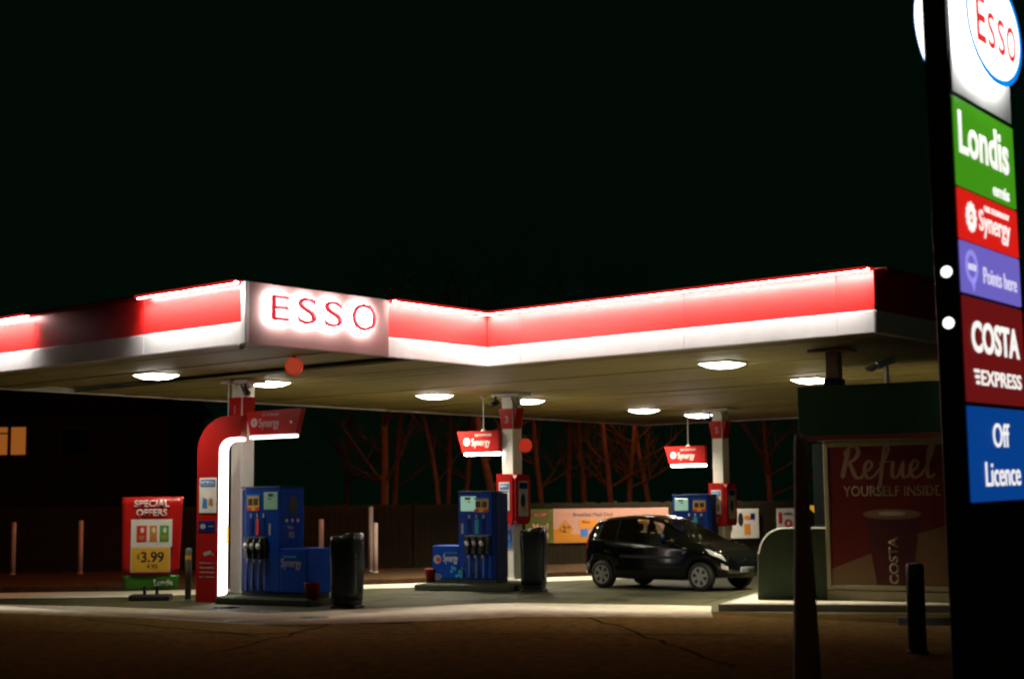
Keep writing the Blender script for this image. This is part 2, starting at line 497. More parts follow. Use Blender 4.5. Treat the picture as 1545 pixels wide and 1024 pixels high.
# tar sealed cracks in the road and joints between the forecourt slabs
for a_, b_, n_ in (((-7, 20.5), (3, 19.2), 26), ((-3.5, 17.2), (-2.2, 23), 14), ((1.0, 23.0), (2.2, 15.5), 18), ((-6.5, 22.8), (-3.4, 19.8), 10)):
    strip_path('tar_seam', [(a_[0] + (b_[0] - a_[0]) * i / n_ + rk.uniform(-.06, .06), a_[1] + (b_[1] - a_[1]) * i / n_ + rk.uniform(-.08, .08)) for i in range(n_ + 1)], .05, .0062, 'tar')
cu, su = math.cos(.35), math.sin(.35)
for k in range(5):
    x0, y0 = -2.6 + 1.9 * k, 25.9 - .3 * k
    strip_path('slab_joint', [(x0 + .12 * j * su * 4, y0 + .45 * j) for j in range(14)], .035, .0065, 'joint')
for k in range(3): strip_path('slab_joint', [(-2.5 + .9 * j, 26.6 + 1.7 * k - .02 * j) for j in range(9)], .035, .0068, 'joint')
for x, y, r in ((.6, 27.2, .5), (-.9, 26.6, .35), (2.4, 27.6, .6), (1.7, 26.1, .3), (-2.0, 27.6, .4)):
    sheet('oil_stain', [(x + r * rk.uniform(.6, 1.2) * math.cos(k * .524), y + r * rk.uniform(.6, 1.2) * math.sin(k * .524)) for k in range(12)], .0072 + .0001 * x, 'oil')

# ------------------------------------------------------------------ canopy
TH = .708
canopy = thing('petrol_station_canopy', 'wide flat petrol station canopy with glowing red and white fascia', 'canopy', (-3.74, 20.935, 0), -TH)
ZS, ZM, ZT = 3.93, 4.235, 4.78
U0, U1, V1, V2 = -9.8, 7.03, 5.12, 23.3
# soffit sheets: long planks along the front
v = 0.0
while v < V2 - .01:
    for a, b in ([(U0, 0.0)] if v < V1 - .3 else [(U0, U1)]):
        ve = min(v + .6, V2)
        if v < V1 < ve and v < V1 - .3: ve = V1
        zu = .09 if 2.3 < v < 3.5 else 0      # strip recessed only to make a darker band of shade
        B().box(a + .11, b - .11, v + .006 + (.1 if (v == 0 or abs(v - V1) < .01) else 0), ve - .014, ZS + zu + .012 + random.uniform(0, .018), ZS + zu + .05).build('soffit_plank', 'soffit', canopy)
    v = ve
# roof deck above
B().prism([(U0 + .1, .1), (-.1, .1), (-.1, V1 + .1), (U1 - .1, V1 + .1), (U1 - .1, V2 - .1), (U0 + .1, V2 - .1)], ZS + .3, ZT - .15, 'z').build('roof_deck', 'pylon', canopy)
def strip_lamp(ax, fixed, a, b, out):
    ld = bpy.data.lights.new('strip_light', 'AREA')
    ld.shape = 'RECTANGLE'
    ld.size, ld.size_y = b - a, .03
    ld.energy = STRIP_W * (b - a)
    ld.spread = R(86 if ax == 'u' and fixed == 0 else STRIP_SPREAD)
    ld.color = (1, .95, .9)
    o_ = bpy.data.objects.new('strip_light', ld)
    m_, off = (a + b) / 2, fixed + out * .135
    o_.location = (m_, off, ZT - .02) if ax == 'u' else (off, m_, ZT - .02)
    t = R(20)
    X = Matrix.Rotation(0 if ax == 'u' else math.pi / 2, 3, 'Z') @ Matrix.Rotation((-t if out < 0 else t) * (-1 if ax == 'u' else 1), 3, 'X')
    o_.rotation_euler = X.to_euler()
    o_.parent = canopy
    C.objects.link(o_)
def fascia(ax, fixed, a, b, out, lit, led='led', lip=True, ext=0.0):
    """one run of fascia; ax 'u' runs along local x at y=fixed, out = -1/+1 outward side"""
    def bx(bb, t0, t1, o0, o1, z0, z1, bev=0):
        lo, hi = sorted((fixed + out * o0, fixed + out * o1))
        if ax == 'u': bb.box(t0, t1, lo, hi, z0, z1, bev, 1)
        else: bb.box(lo, hi, t0, t1, z0, z1, bev, 1)
        return bb
    bx(B(), a + .002, b - .002, -.1, 0, ZM + .004, ZT, .004).build('red_panel', 'red', canopy)
    bx(B(), a + .002, b - .002, -.1, .012, ZS, ZM, .006).build('white_band', 'white', canopy)
    if lip:
        lm = 'redlip' if lit else 'redlipoff'
        bx(B(), a, b + ext, -.1, .18, ZT + .012, ZT + .03, .004).build('fascia_lip', lm, canopy)
        bx(B(), a, b + ext, .182, .196, ZT - .016, ZT + .032, .004).build('lip_valance', lm, canopy)
    if lit:
        bx(B(), a + .006, b + ext - .006, .12, .155, ZT - .012, ZT + .008).build('led_strip', led, canopy)
        if led == 'led': strip_lamp(ax, fixed, a + .01, b + ext - .01, out)
fascia('u', 0.0, -2.35, -.06, -1, True, ext=.05)
fascia('u', 0.0, -5.35, -2.35, -1, False)
fascia('u', 0.0, U0, -5.35, -1, True)
fascia('v', 0.0, 2.8, V1 - .002, 1, True)
for a, b in ((.002, .72), (.72, 3.92), (3.92, 6.46), (6.46, U1)): fascia('u', V1, a, b, -1, True)
fascia('v', U1, V1, 14, 1, False)
fascia('v', U1, 14, V2, 1, False)
for a, b in ((0, 6), (6, 12), (12, 18), (18, V2)): fascia('v', U0, a, b, -1, True, 'ledred')
fascia('u', V2, U0, -1, 1, True, 'ledred')
fascia('u', V2, -1, U1, 1, False)
B().box(-.058, .034, -.03, 0.04, ZS + .002, ZT + .03, .004, 1).build('corner_trim', 'white', canopy)
sp = B().box(-.1, .03, .042, 2.796, ZS, ZT + .03, .004, 1).build('sign_panel', 'signpanel', canopy)
# letters stand off the panel with their own back light
PL = Matrix.Translation((.03, 0, 0)) @ Matrix.Rotation(math.pi / 2, 4, 'Z')    # local -y -> +u side, x -> v
for ch, x0, x1, z0, z1 in (('E', .372, .70, 4.278, 4.658), ('S', .86, 1.225, 4.268, 4.672), ('S', 1.375, 1.74, 4.268, 4.672), ('O', 1.93, 2.44, 4.262, 4.69)):
    text('letter', ch, x0, -.075, z0, z1 - z0, 'letterred', sp, wd=x1 - x0, bold=.006, depth=.02, plane=PL)
    text('letter_light', ch, x0 - .015, -.045, z0 - .015, z1 - z0 + .03, 'halo', sp, wd=x1 - x0 + .03, bold=.0, depth=.02, plane=PL)
# small camera dome under the sharp corner
cd = thing('dome_camera', 'small white dome camera under the sharp corner of the canopy', 'camera', (-3.78, 20.98, 3.93), 0)
B().cyl((0, 0, 0), (0, 0, -.03), .07, .07, 16).build('mount', 'cctvwhite', cd)
B().lathe([(.055, -.03), (.05, -.06), (.03, -.08), (.005, -.085)], 16).build('dome', 'cctvwhite', cd, True)

def tocan(u, vv): return (-3.74 + u * math.cos(TH) + vv * math.sin(TH), 20.935 - u * math.sin(TH) + vv * math.cos(TH))
lamp_labels = ['lit square canopy lamp left of the red arch', 'lit square canopy lamp just right of the first white column top',
               'lit square canopy lamp between the first and second white columns', 'lit square canopy lamp touching the second white column top',
               'lit square canopy lamp between the second and third white columns', 'lit square canopy lamp beside the third white column top',
               'large lit square canopy lamp under the right fascia, over the car', 'lit square canopy lamp beside the kiosk roof corner']
for (x, y), lab in zip([(-6.15, 25.87), (-4.5, 27.75), (-1.63, 31.44), (.33, 33.3), (3.24, 37.14), (4.9, 39.5), (3.46, 24.69), (5.61, 28.15)], lamp_labels):
    o = thing('canopy_lamp', lab, 'lamp', (x, y, ZS), -TH, 'square lamps set in the canopy underside')
    B().box(-.31, .31, -.31, .31, -.012, .012, .006, 1).build('frame', 'white', o)
    bb = B()
    A_ = [bb.bm.verts.new((sx * .275, sy * .275, -.013)) for sx, sy in ((-1, -1), (1, -1), (1, 1), (-1, 1))]
    D_ = [bb.bm.verts.new((sx * .16, sy * .16, -.07)) for sx, sy in ((-1, -1), (1, -1), (1, 1), (-1, 1))]
    bb.bm.faces.new(A_)
    bb.bm.faces.new(D_)
    for k in range(4): bb.bm.faces.new((A_[k], A_[(k + 1) % 4], D_[(k + 1) % 4], D_[k]))
    bb.build('diffuser', 'lamp', o)
    ld = bpy.data.lights.new('lamp_light', 'AREA')
    ld.shape = 'SQUARE'
    ld.size = .3
    ld.energy = LAMP_W * (.16 if x < -5 else .6 if x < -4 else 1)      # the lamps at the left end are old and dim
    ld.spread = R(LAMP_SPREAD)
    ld.color = (1.0, .9, .68)
    lo = bpy.data.objects.new('lamp_light', ld)
    lo.location = (0, 0, -.08)
    lo.parent = o
    C.objects.link(lo)

# ------------------------------------------------------------------ columns
def column(x, y, label, num, z0=.12):
    o = thing('canopy_column', label, 'column', (x, y, 0), R(-40), 'columns holding up the canopy')
    B().box(-.145, .145, -.145, .145, z0, ZS - .06, .012, 2).build('shaft', 'paintwhite', o)
    B().box(-.36, .36, -.24, .24, ZS - .055, ZS - .006, .005, 1).build('head_plate', 'paintwhite', o)
    B().box(-.2, .2, -.2, .2, z0, z0 + .03, .004, 1).build('base_plate', 'paintwhite', o)
    for sgn in (-1, 1):      # lane number wings round the shaft
        f = B().prism([(sgn * .147, 3.2), (sgn * .16, 3.2), (sgn * .25, 3.62), (sgn * .147, 3.62)], -.13, .1).build('number_flag', 'redpaint', o)
    if num:
        fr = B().box(-.14, .13, -.165, -.148, 3.2, 3.62, .004, 1).build('number_board', 'redpaint', o)
        text('number', num, -.04, -.166, 3.32, .15, 'textgrey', fr, bold=.0)
    cb = B()
    cb.tube([(.12, -.16, 3.85), (.2, -.17, 3.72), (.26, -.15, 3.6), (.24, -.1, 3.72), (.2, -.05, 3.86)], .01, 6)
    cb.build('cable', 'black', o, True)
    return o
column(-4.91, 27.35, 'white square column beside the tall red arch', '1')
column(-.02, 31.3, 'white square column with numbered red flag at the middle pump', '3')
column(5.1, 37.0, 'white square column behind the black car', '5')
def bullet_cam(x, y, z, rot, label, m='black'):
    o = thing('security_camera', label, 'camera', (x, y, z), rot, 'security cameras under the canopy')
    B().cyl((0, 0, 0), (0, 0, .14), .025, .025, 10).build('bracket', m, o)
    B().tube([(0, -.17, -.05), (0, .1, .01)], [.052, .052], 14).build('housing', m, o, True)
    B().box(-.06, .06, -.2, .08, .055, .065, .003, 1).build('sun_shield', m, o)
    return o
bullet_cam(-4.8, 27.0, 3.72, .4, 'black security camera on the first white column top')
bullet_cam(-.35, 30.6, 3.7, -.5, 'black security camera on the second white column top')
bullet_cam(4.8, 36.7, 3.68, -.5, 'black security camera on the third white column top')

# short brown column standing on the kiosk roof
o = thing('roof_column', 'short brown canopy column rising from the kiosk roof', 'column', (4.82, 22.45, 3.32), R(-30))
B().box(-.1, .1, -.1, .1, .16, ZS - 3.32 - .06, .01, 1).build('shaft', 'rust', o)
B().box(-.13, .13, -.13, .13, 0, .158, .02, 2).build('collar', 'black', o)
B().box(-.34, .3, -.2, .2, ZS - 3.32 - .058, ZS - 3.32 - .012, .005, 1).build('head_plate', 'rust', o)

# ------------------------------------------------------------------ islands, pumps, bins
def island(x, y, a, l0, l1, label, d1=.42):
    o = thing('pump_island', label, 'kerb', (x, y, 0), a, 'raised pump islands')
    B().box(l0, l1, -.42, d1, 0, .125, .03, 2).build('kerb', 'islekerb', o)
    B().box(l0 + .09, l1 - .09, -.33, d1 - .09, .126, .132).build('top_slab', 'islekerb', o)
    return o
island(-4.93, 26.41, R(-29), 0, 2.0, 'dark raised kerb island under the left blue pump', 1.1)
island(-1.8, 29.85, R(-20), 0, 2.0, 'dark raised kerb island under the middle blue pump', 1.5)
island(2.6, 37.0, R(-20), 0, 2.9, 'raised kerb island behind the black car', 1.5)

def pump(x, y, a, label, wl, wu, mirror, logo=True, dim=False, hl=.75, hu=1.8):
    """fuel dispenser, local x along the island, front faces -y; low cabinet of width wl, tall of width wu"""
    o = thing('fuel_pump', label, 'fuel pump', (x, y, .132), a, 'blue fuel pumps')
    W = wl + wu
    def bx(name, x0, x1, y0, y1, z0, z1, m, par=o, bev=.006, seg=1):
        if mirror: x0, x1 = W - x1, W - x0
        return B().box(x0, x1, y0, y1, z0, z1, bev, seg).build(name, m, par)
    def X(x0, wd=0): return W - x0 - wd if mirror else x0
    bx('plinth', .01, W - .01, -.26, .26, 0, .07, 'black')
    low = bx('low_cabinet', 0, wl, -.28, .28, .072, hl, 'blue', bev=.02, seg=2)
    up = bx('tall_cabinet', wl + .004, W - .09, -.28, .28, .072, hu, 'blue', bev=.015, seg=2)
    bx('side_column', W - .088, W, -.27, .27, .072, hu - .01, 'bluedark', bev=.02, seg=2)
    bx('top_cap', wl + .004, W, -.29, .29, hu + .002, hu + .03, 'bluedark')
    dx = wl + .06
    dsp = bx('display', dx, dx + .34, -.294, -.281, hu - .36, hu - .07, 'displaydim' if dim else 'display')
    bx('readout', dx + .1, dx + .22, -.3, -.295, hu - .14, hu - .09, 'printdark', dsp, .0)
    bx('readout', dx + .16, dx + .22, -.3, -.295, hu - .19, hu - .17, 'printdark', dsp, .0)
    px = W - .09 - .38
    pr = bx('price_card', px, px + .31, -.292, -.281, hu - .38, hu - .1, 'yellow')
    for k in range(2):
        bx('price_digit', px + .03 + .14 * k, px + .14 + .14 * k, -.296, -.293, hu - .29, hu - .17, 'printdark', pr, .0)
    bx('price_band', px, px + .1, -.296, -.293, hu - .38, hu - .32, 'printred', pr, .0)
    bx('price_band', px + .2, px + .31, -.296, -.293, hu - .38, hu - .32, 'printred', pr, .0)
    bx('price_band', px, px + .31, -.296, -.293, hu - .135, hu - .1, 'printblue', pr, .0)
    nx = [W - .62 + .155 * k for k in range(3)]
    for k, xx in enumerate(nx):
        bx('grade_button', xx + .02, xx + .06, -.3, -.281, hu - .5, hu - .43, 'textgrey')
        bx('grade_strip', xx, xx + .085, -.29, -.281, hu - .8, hu - .52, ('bluedark', 'printred' if dim else 'cyan', 'bluedark')[k])
    bx('slogan_strip', W - .76, W - .71, -.29, -.281, hu - .8, hu - .6, 'textgrey')
    hol = bx('nozzle_holder', W - .68, W - .13, -.33, -.281, hu - 1.2, hu - .82, 'black', bev=.02, seg=2)
    for k, xx in enumerate(nx):
        cx_ = X(xx + .045)
        z = hu - .98
        nz = B()
        nz.tube([(cx_, -.34, z + .12), (cx_, -.37, z + .02), (cx_, -.36, z - .12), (cx_, -.35, z - .22)], [.02, .028, .03, .022], 10)
        nz = nz.build('nozzle', 'black', o, True)
        gp = B().tube([(cx_ - .035, -.39, z + .03), (cx_, -.405, z - .005), (cx_ + .02, -.4, z - .05)], [.03, .042, .03], 12).build('handle_cover', 'textwhite' if k != 1 else 'textgrey', nz, True)
        B().cyl((cx_, -.36, z - .23), (cx_, -.36, z - .29), .018, .018, 8).build('swivel', 'textgrey', nz, True)
        sg = -1 if mirror else 1
        hz = B()
        pts = [(cx_, -.36, z - .29)]
        for t in range(1, 13):
            a_ = t / 12
            pts.append((cx_ - sg * (.05 * math.sin(a_ * math.pi) + (.02 + .05 * (k == 0)) * a_), -.36 - .06 * math.sin(a_ * math.pi), z - .29 - (z - .29 - .1) * min(1, a_ * 1.2) + (.1 * max(0, a_ - .83) / .17)))
        hz.tube(pts, .016, 8).build('hose', 'rubber', o, True)
        bx('guide_line', xx + .02, xx + .03, -.283, -.281, .1, hu - 1.24, 'textgrey', o, .0)
    # lettering on the low cabinet
    tw = wl * (.72 if mirror else .56)
    text('lettering', 'Synergy', (.25 if not mirror else W - wl + .04), -.281, hl - .36, .19, 'textwhite' if not dim else 'textgrey', low, wd=tw, bold=.0)  # shade on the dim pump is put into grey lettering
    text('lettering', 'FUEL TECHNOLOGY', (.26 if not mirror else W - wl + .1), -.281, hl - .16, .035, 'cyan', low, wd=.3)
    if logo:
        ring_prism(B(), X(.12), hl - .27, .085, .085, .03, .05, -.286, -.281, 24).build('swirl_emblem', 'textgrey', low)
        B().prism(ellipse(X(.15), hl - .28, .045, .05, 16), -.29, -.287).build('swirl_emblem', 'printred', low)
        ring_prism(B(), X(.12), hl - .61, .08, .06, .065, .045, -.286, -.281, 24).build('oval_badge', 'textgrey', low)
        text('badge_text', 'ESSO', X(.075), -.281, hl - .635, .04, 'textgrey', low, wd=.09)
        for k in range(9):
            rx, rz = wl + .06 - .05 * (k % 4) * 1.4 + .02 * (k % 3), .13 + .07 * (k // 3) + .02 * (k % 2)
            B().prism(ellipse(X(rx), rz, .032, .036, 6), -.285, -.282).build('bubble', 'cyan', low)
    if mirror:
        xe = W - wl - .004       # end face of the tall cabinet above the low one
        def endface(bb, name, m, par=up): return bb.build(name, m, par)
        endface(B().prism(ellipse(.02, hu - .3, .1, .17, 20), xe + .001, xe + .006, 'x'), 'speaker_grille', 'black')
        for k in range(3): endface(B().prism(ellipse(-.13 + .13 * k, hu - .55, .025, .03, 12), xe + .001, xe + .012, 'x'), 'push_button', 'pole')
        EP = Matrix.Translation((xe + .001, 0, 0)) @ Matrix.Rotation(math.pi / 2, 4, 'Z')
        text('pump_number', 'No', -.1, 0, hu - .7, .07, 'textgrey', up, plane=EP)
        text('pump_number', '02', -.08, 0, hu - .84, .1, 'textgrey', up, plane=EP)
    return o
pump(-4.56, 26.5, R(-38), 'unlit dark blue fuel pump beside the red arch', .66, .98, True, False, True, hl=.82, hu=1.83)
pump(-1.5, 30.3, R(-25), 'lit blue fuel pump at the middle column', .58, .83, False, hl=.72, hu=1.75)
pump(3.5, 37.4, R(-25), 'lit blue fuel pump behind the black car', .55, 1.0, False, hl=.7, hu=1.68)

def bag_bin(x, y, wd, h, label, seed):
    rr = random.Random(seed)
    o = thing('litter_bin', label, 'bin', (x, y, 0), R(-15), 'black bag lined litter bins')
    B().box(-wd / 2 + .02, wd / 2 - .02, -wd / 2 + .02, wd / 2 - .02, .03, h - .2, .06, 3).build('body', 'black', o, True)
    bm = bmesh.new()
    bmesh.ops.create_cube(bm, size=1)
    bmesh.ops.subdivide_edges(bm, edges=bm.edges, cuts=9, use_grid_fill=True)
    for v_ in bm.verts:
        t = v_.co.z + .5
        q = Vector((v_.co.x * 2, v_.co.y * 2, v_.co.z * 2))
        e = (abs(q.x) ** 5 + abs(q.y) ** 5 + (abs(q.z) ** 4 if q.z > 0 else 0)) ** .2 or 1
        k = min(1.0, 1 / e) * (1.0 + .05 * t) + rr.uniform(-.012, .012) + .018 * math.sin(q.x * 5 + q.z * 4) * math.cos(q.y * 4)
        kk_ = k * (.96 + .08 * t)
        v_.co.x = q.x * .5 * wd * kk_ * 1.04
        v_.co.y = q.y * .5 * wd * kk_ * 1.04
        v_.co.z = .14 + t * (h - .14) * min(1, (.94 + .06 * k)) + rr.uniform(-.01, .01) + (.03 * math.sin(v_.co.x * 11) if t > .8 else 0)
    me = bpy.data.meshes.new('bin_bag')
    bm.to_mesh(me)
    bm.free()
    me.materials.append(M['bag'])
    for p in me.polygons: p.use_smooth = True
    b_ = bpy.data.objects.new('bin_bag', me)
    b_.parent = o
    C.objects.link(b_)
    B().box(-wd / 2 + .01, wd / 2 - .01, -wd / 2 + .01, wd / 2 - .01, .0, .05, .015, 2).build('foot', 'black', o)
bag_bin(-2.72, 24.8, .45, 1.18, 'black bag lined litter bin at the end of the left pump', 3)
bag_bin(.38, 28.9, .44, 1.18, 'black bag lined litter bin beside the middle white column', 5)
def bucket(x, y, z, label):
    o = thing('fire_bucket', label, 'bucket', (x, y, z), 0, 'red fire buckets')
    B().lathe([(.1, 0), (.135, .24), (.145, .25), (.14, .262), (.125, .262), (.095, .03), (.01, .025)], 20).build('pail', 'bucketred', o, True)
    B().tube([(-.135, 0, .24), (-.12, -.03, .17), (0, -.15, .14), (.12, -.03, .17), (.135, 0, .24)], .006, 6).build('handle', 'black', o, True)
bucket(-3.35, 25.25, .132, 'red fire bucket at the foot of the dark pump')
bucket(-1.64, 30.1, .132, 'red fire bucket at the left end of the middle pump')

# ------------------------------------------------------------------ red arch by the first column
arch = thing('lane_arch', 'tall red lane arch with white light strip and posters', 'lane marker', (-5.3, 26.6, 0), R(-20))
def arc_pts(cx, cz, r, a0, a1, n=14): return [(cx + r * math.cos(R(a0 + (a1 - a0) * k / n)), cz + r * math.sin(R(a0 + (a1 - a0) * k / n))) for k in range(n + 1)]
outer = [(-.245, 0), (-.245, 2.62)] + arc_pts(.375, 2.62, .62, 180, 90)[1:] + [(.62, 3.24)]
inner = [(.62, 2.87)] + arc_pts(.44, 2.62, .23, 90, 180) + [(.21, .12), (.12, 0)]
B().prism(outer + inner, -.11, .11).build('body', 'redpaint', arch)
strip_o = [(.205, .12), (.205, 2.62)] + arc_pts(.437, 2.62, .23, 180, 90)[1:] + [(.6, 2.85)]
strip_i = [(.6, 2.80)] + arc_pts(.44, 2.62, .18, 90, 180) + [(.262, .16)]
B().prism(strip_o + strip_i, -.118, .09).build('light_strip', 'archled', arch)
ph = B().box(-.19, .155, -.125, -.112, 1.55, 2.16, .004, 1).build('poster', 'paper', arch)
B().box(-.165, .13, -.128, -.126, 2.0, 2.13).build('print_block', 'printblue', ph)
text('print_text', 'ICED', -.14, -.129, 2.03, .07, 'textwhite', ph, wd=.24)
B().prism(ellipse(-.02, 1.86, .09, .07, 14), -.129, -.126).build('print_block', 'textwhite', ph)
B().prism([(-.13, 1.64), (-.1, 1.86), (-.03, 1.8), (-.02, 1.62)], -.1285, -.126).build('print_block', 'printblue', ph)
B().prism([(.0, 1.68), (.02, 1.84), (.09, 1.78), (.1, 1.66)], -.1285, -.126).build('print_block', 'skin', ph)
bl = B().box(-.2, .13, -.12, -.112, 1.22, 1.41, .003, 1).build('blue_notice', 'bluedark', arch)
B().prism(ellipse(-.11, 1.315, .055, .045, 16), -.124, -.121).build('print_block', 'textgrey', bl)
B().box(.0, .1, -.124, -.121, 1.31, 1.325).build('print_block', 'textgrey', bl)
cc = B().prism([(-.1, .86), (.05, .9), (.06, .84), (-.08, .8)], -.115, -.111)
cc.prism([(.07, .83), (.1, .86), (.1, .8)], -.115, -.111)
cc.build('camera_symbol', 'textgrey', arch)
for z, s_ in ((.66, 'CCTV in operation'), (.58, 'No smoking'), (.5, 'Switch off engine'), (.42, 'No phones')):
    text('notice_text', s_, -.17, -.1115, z, .035, 'textgrey', arch, wd=.3)

def lane_sign(x, y, z, a, wd, h, label, dim, flip, rod):
    o = thing('hanging_lane_sign', label, 'sign', (x, y, z), a, 'red hanging lane signs')
    if not flip: pts = [(0, h), (.13, 0), (wd, 0), (wd, h)]
    else: pts = [(0, h - .02), (.1, .02), (wd - .14, 0), (wd, h)]
    bd = B().prism(pts, -.06, .06).build('sign_body', 'redpaint', o)
    tr = B().box(.17 if not flip else .09, wd - .02 if not flip else wd - .17, -.055, .055, -.05, -.002, .012, 2).build('light_tube', 'archled' if dim else 'tube', o)
    tm = 'textgrey' if dim else 'textwhite'  # dim sign: white lettering greyed to paint in its shade
    e0 = .2 if not flip else .17
    sunburst(B(), e0 + .04, h * .52, .085, -.066, -.061).build('sunburst_emblem', tm, bd)
    text('lettering', 'Synergy', e0 + .16, -.061, h * .22, .2, tm, bd, wd=.5 if dim else .46, bold=.0)
    text('lettering', 'FUEL TECHNOLOGY', e0 + .24, -.061, h * .76, .045, tm, bd, wd=.42)
    if rod:
        B().cyl((rod[0], 0, h), (rod[0], 0, rod[1]), .009, .009, 8).build('hanger_rod', 'white', o)
        B().lathe([(.05, 0), (.045, .03), (.01, .04)], 12, (rod[0], 0, h)).build('rod_boss', 'white', o)
        B().lathe([(.05, -.08), (.065, -.05), (.05, -.02), (.03, -.004)], 12, (rod[0], 0, rod[1])).build('ceiling_boss', 'pole', o, True)
    if flip:
        B().prism(ellipse(wd - .24, h * .48, .02, .025, 10), -.066, -.061).build('indicator', 'textwhite', o)
    return o
lane_sign(-4.74, 26.95, 2.9, R(-36), 1.36, .45, 'unlit red lane sign beside the tall red arch', True, True, None)
lane_sign(-1.14, 31.8, 2.72, R(-32), 1.03, .45, 'red hanging lane sign left of the middle white column', False, False, (.62, ZS - 2.72))
lane_sign(3.82, 37.7, 2.58, R(-32), 1.1, .45, 'red hanging lane sign left of the third white column', False, False, (.62, ZS - 2.62))
# thin rod of the first sign, left of the column
o = thing('hanger_rod', 'thin hanging rod left of the first white column', 'rod', (-5.13, 27.11, 0), 0)
B().cyl((0, 0, 3.24), (0, 0, ZS), .008, .008, 8).build('rod', 'white', o)
B().lathe([(.05, -.08), (.065, -.05), (.05, -.02), (.03, -.004)], 12, (0, 0, ZS)).build('ceiling_boss', 'pole', o, True)

def poster_box(x, y, z, label, sc_=1.0):
    o = thing('poster_housing', label, 'poster box', (x, y, z), R(-38), 'red poster housings clamped round columns')
    o.scale = (sc_,) * 3
    def rr(w0, h0, r, x0=0, z0=0):
        p = []
        for cx_, cz_, a0 in ((w0 - r, h0 - r, 0), (r, h0 - r, 90), (r, r, 180), (w0 - r, r, 270)):
            p += arc_pts(cx_ + x0, cz_ + z0, r, a0, a0 + 90, 6)
        return p
    # face towards the lane (left) and face towards the road (right)
    B().prism([(-.21, .0), (-.21, 1.05), (.1, 1.05)] + arc_pts(.08, .93, .12, 90, 0, 6) + arc_pts(.08, .12, .12, 0, -90, 6), -.26, -.15).build('left_face', 'redpaint', o)
    a_ = B().prism([(q, zz) for q, zz in rr(.5, 1.02, .12, -.24, .02)], .15, .27, 'x').build('right_face', 'redpaint', o)
    p1 = B().box(-.14, .13, -.268, -.262, .3, .88).build('poster', 'paper', o)
    B().box(-.12, .11, -.272, -.269, .73, .85).build('print_block', 'printblue', p1)
    text('print_text', 'NEW', -.09, -.2725, .76, .06, 'textwhite', p1, wd=.17)
    B().prism(ellipse(0, .58, .06, .07, 12), -.272, -.269).build('print_block', 'textwhite', p1)
    B().prism([(-.11, .34), (-.1, .6), (-.03, .56), (-.02, .36)], -.2715, -.269).build('print_block', 'printblue', p1)
    B().prism([(.02, .4), (.03, .55), (.09, .5), (.08, .36)], -.2715, -.269).build('print_block', 'skin', p1)
    for k in range(3): B().box(-.13, .03, -.262, -.2605, .1 + .05 * k, .125 + .05 * k).build('notice_line', 'pole', o)
    p2 = B().box(.272, .277, -.15, .17, .18, .9).build('poster', 'textgrey', o)
    B().box(.278, .28, -.13, .15, .74, .87).build('print_block', 'bluedark', p2)
    B().prism(ellipse(.0, .5, .08, .14, 12), .278, .281, 'x').build('print_block', 'black', p2)
    B().prism(ellipse(.05, .32, .07, .06, 12), .278, .281, 'x').build('print_block', 'skin', p2)
poster_box(-.02, 31.3, 1.22, 'red poster housing round the middle white column')
poster_box(5.1, 37.0, 1.06, 'red poster housing round the column behind the car')
nt_ = B().box(-.1, .1, -.166, -.151, .78, 1.13, .003, 1).build('blue_notice', 'printblue', None)
nt_.location = (-.02, 31.3, 0)
nt_.rotation_euler = (0, 0, R(-40))
tag(nt_, 'blue notice stuck low on the middle white column', 'notice')
sy = B()
ring_prism(sy, 0, .98, .05, .05, .035, .035, -.17, -.1665, 16)
sy.prism([(-.02, 1.02), (0, 1.02), (0, .98), (.04, .95), (.03, .94), (-.02, .97)], -.17, -.1665)
sy.prism(ellipse(-.01, 1.05, .016, .016, 8), -.17, -.1665)
sy.build('wheelchair_symbol', 'textwhite', nt_)
def red_disc(x, y, z, a, r, label, m1, m2):
    o = thing('red_roundel', label, 'lamp', (x, y, z), a, 'round red discs')
    B().cyl((0, -.02, 0), (0, .06, 0), r, r, 28).build('rim', m2, o, True)  # glow put into the disc's colour to brighten it
    B().cyl((0, -.035, 0), (0, -.021, 0), r * .84, r * .86, 28).build('lens', m1, o)
    B().box(-.02, .02, .0, .05, r - .01, r + .08).build('bracket', 'black', o)
red_disc(-3.36, 23.0, 3.79, R(-10), .135, 'round red disc hanging below the front canopy edge', 'redglow', 'redglowrim')
red_disc(.27, 31.3, 2.86, R(30), .14, 'round red disc behind the middle white column', 'redglowrim', 'redglowrim')
st = B().box(-.09, .09, -.005, .01, 0, .3, .002, 1).build('yellow_sticker', 'yellow')
st.location = (-5.08, 26.55, 1.02)
st.rotation_euler = (0, 0, R(-20))
tag(st, 'yellow sticker plate between red arch and dark pump', 'sticker')

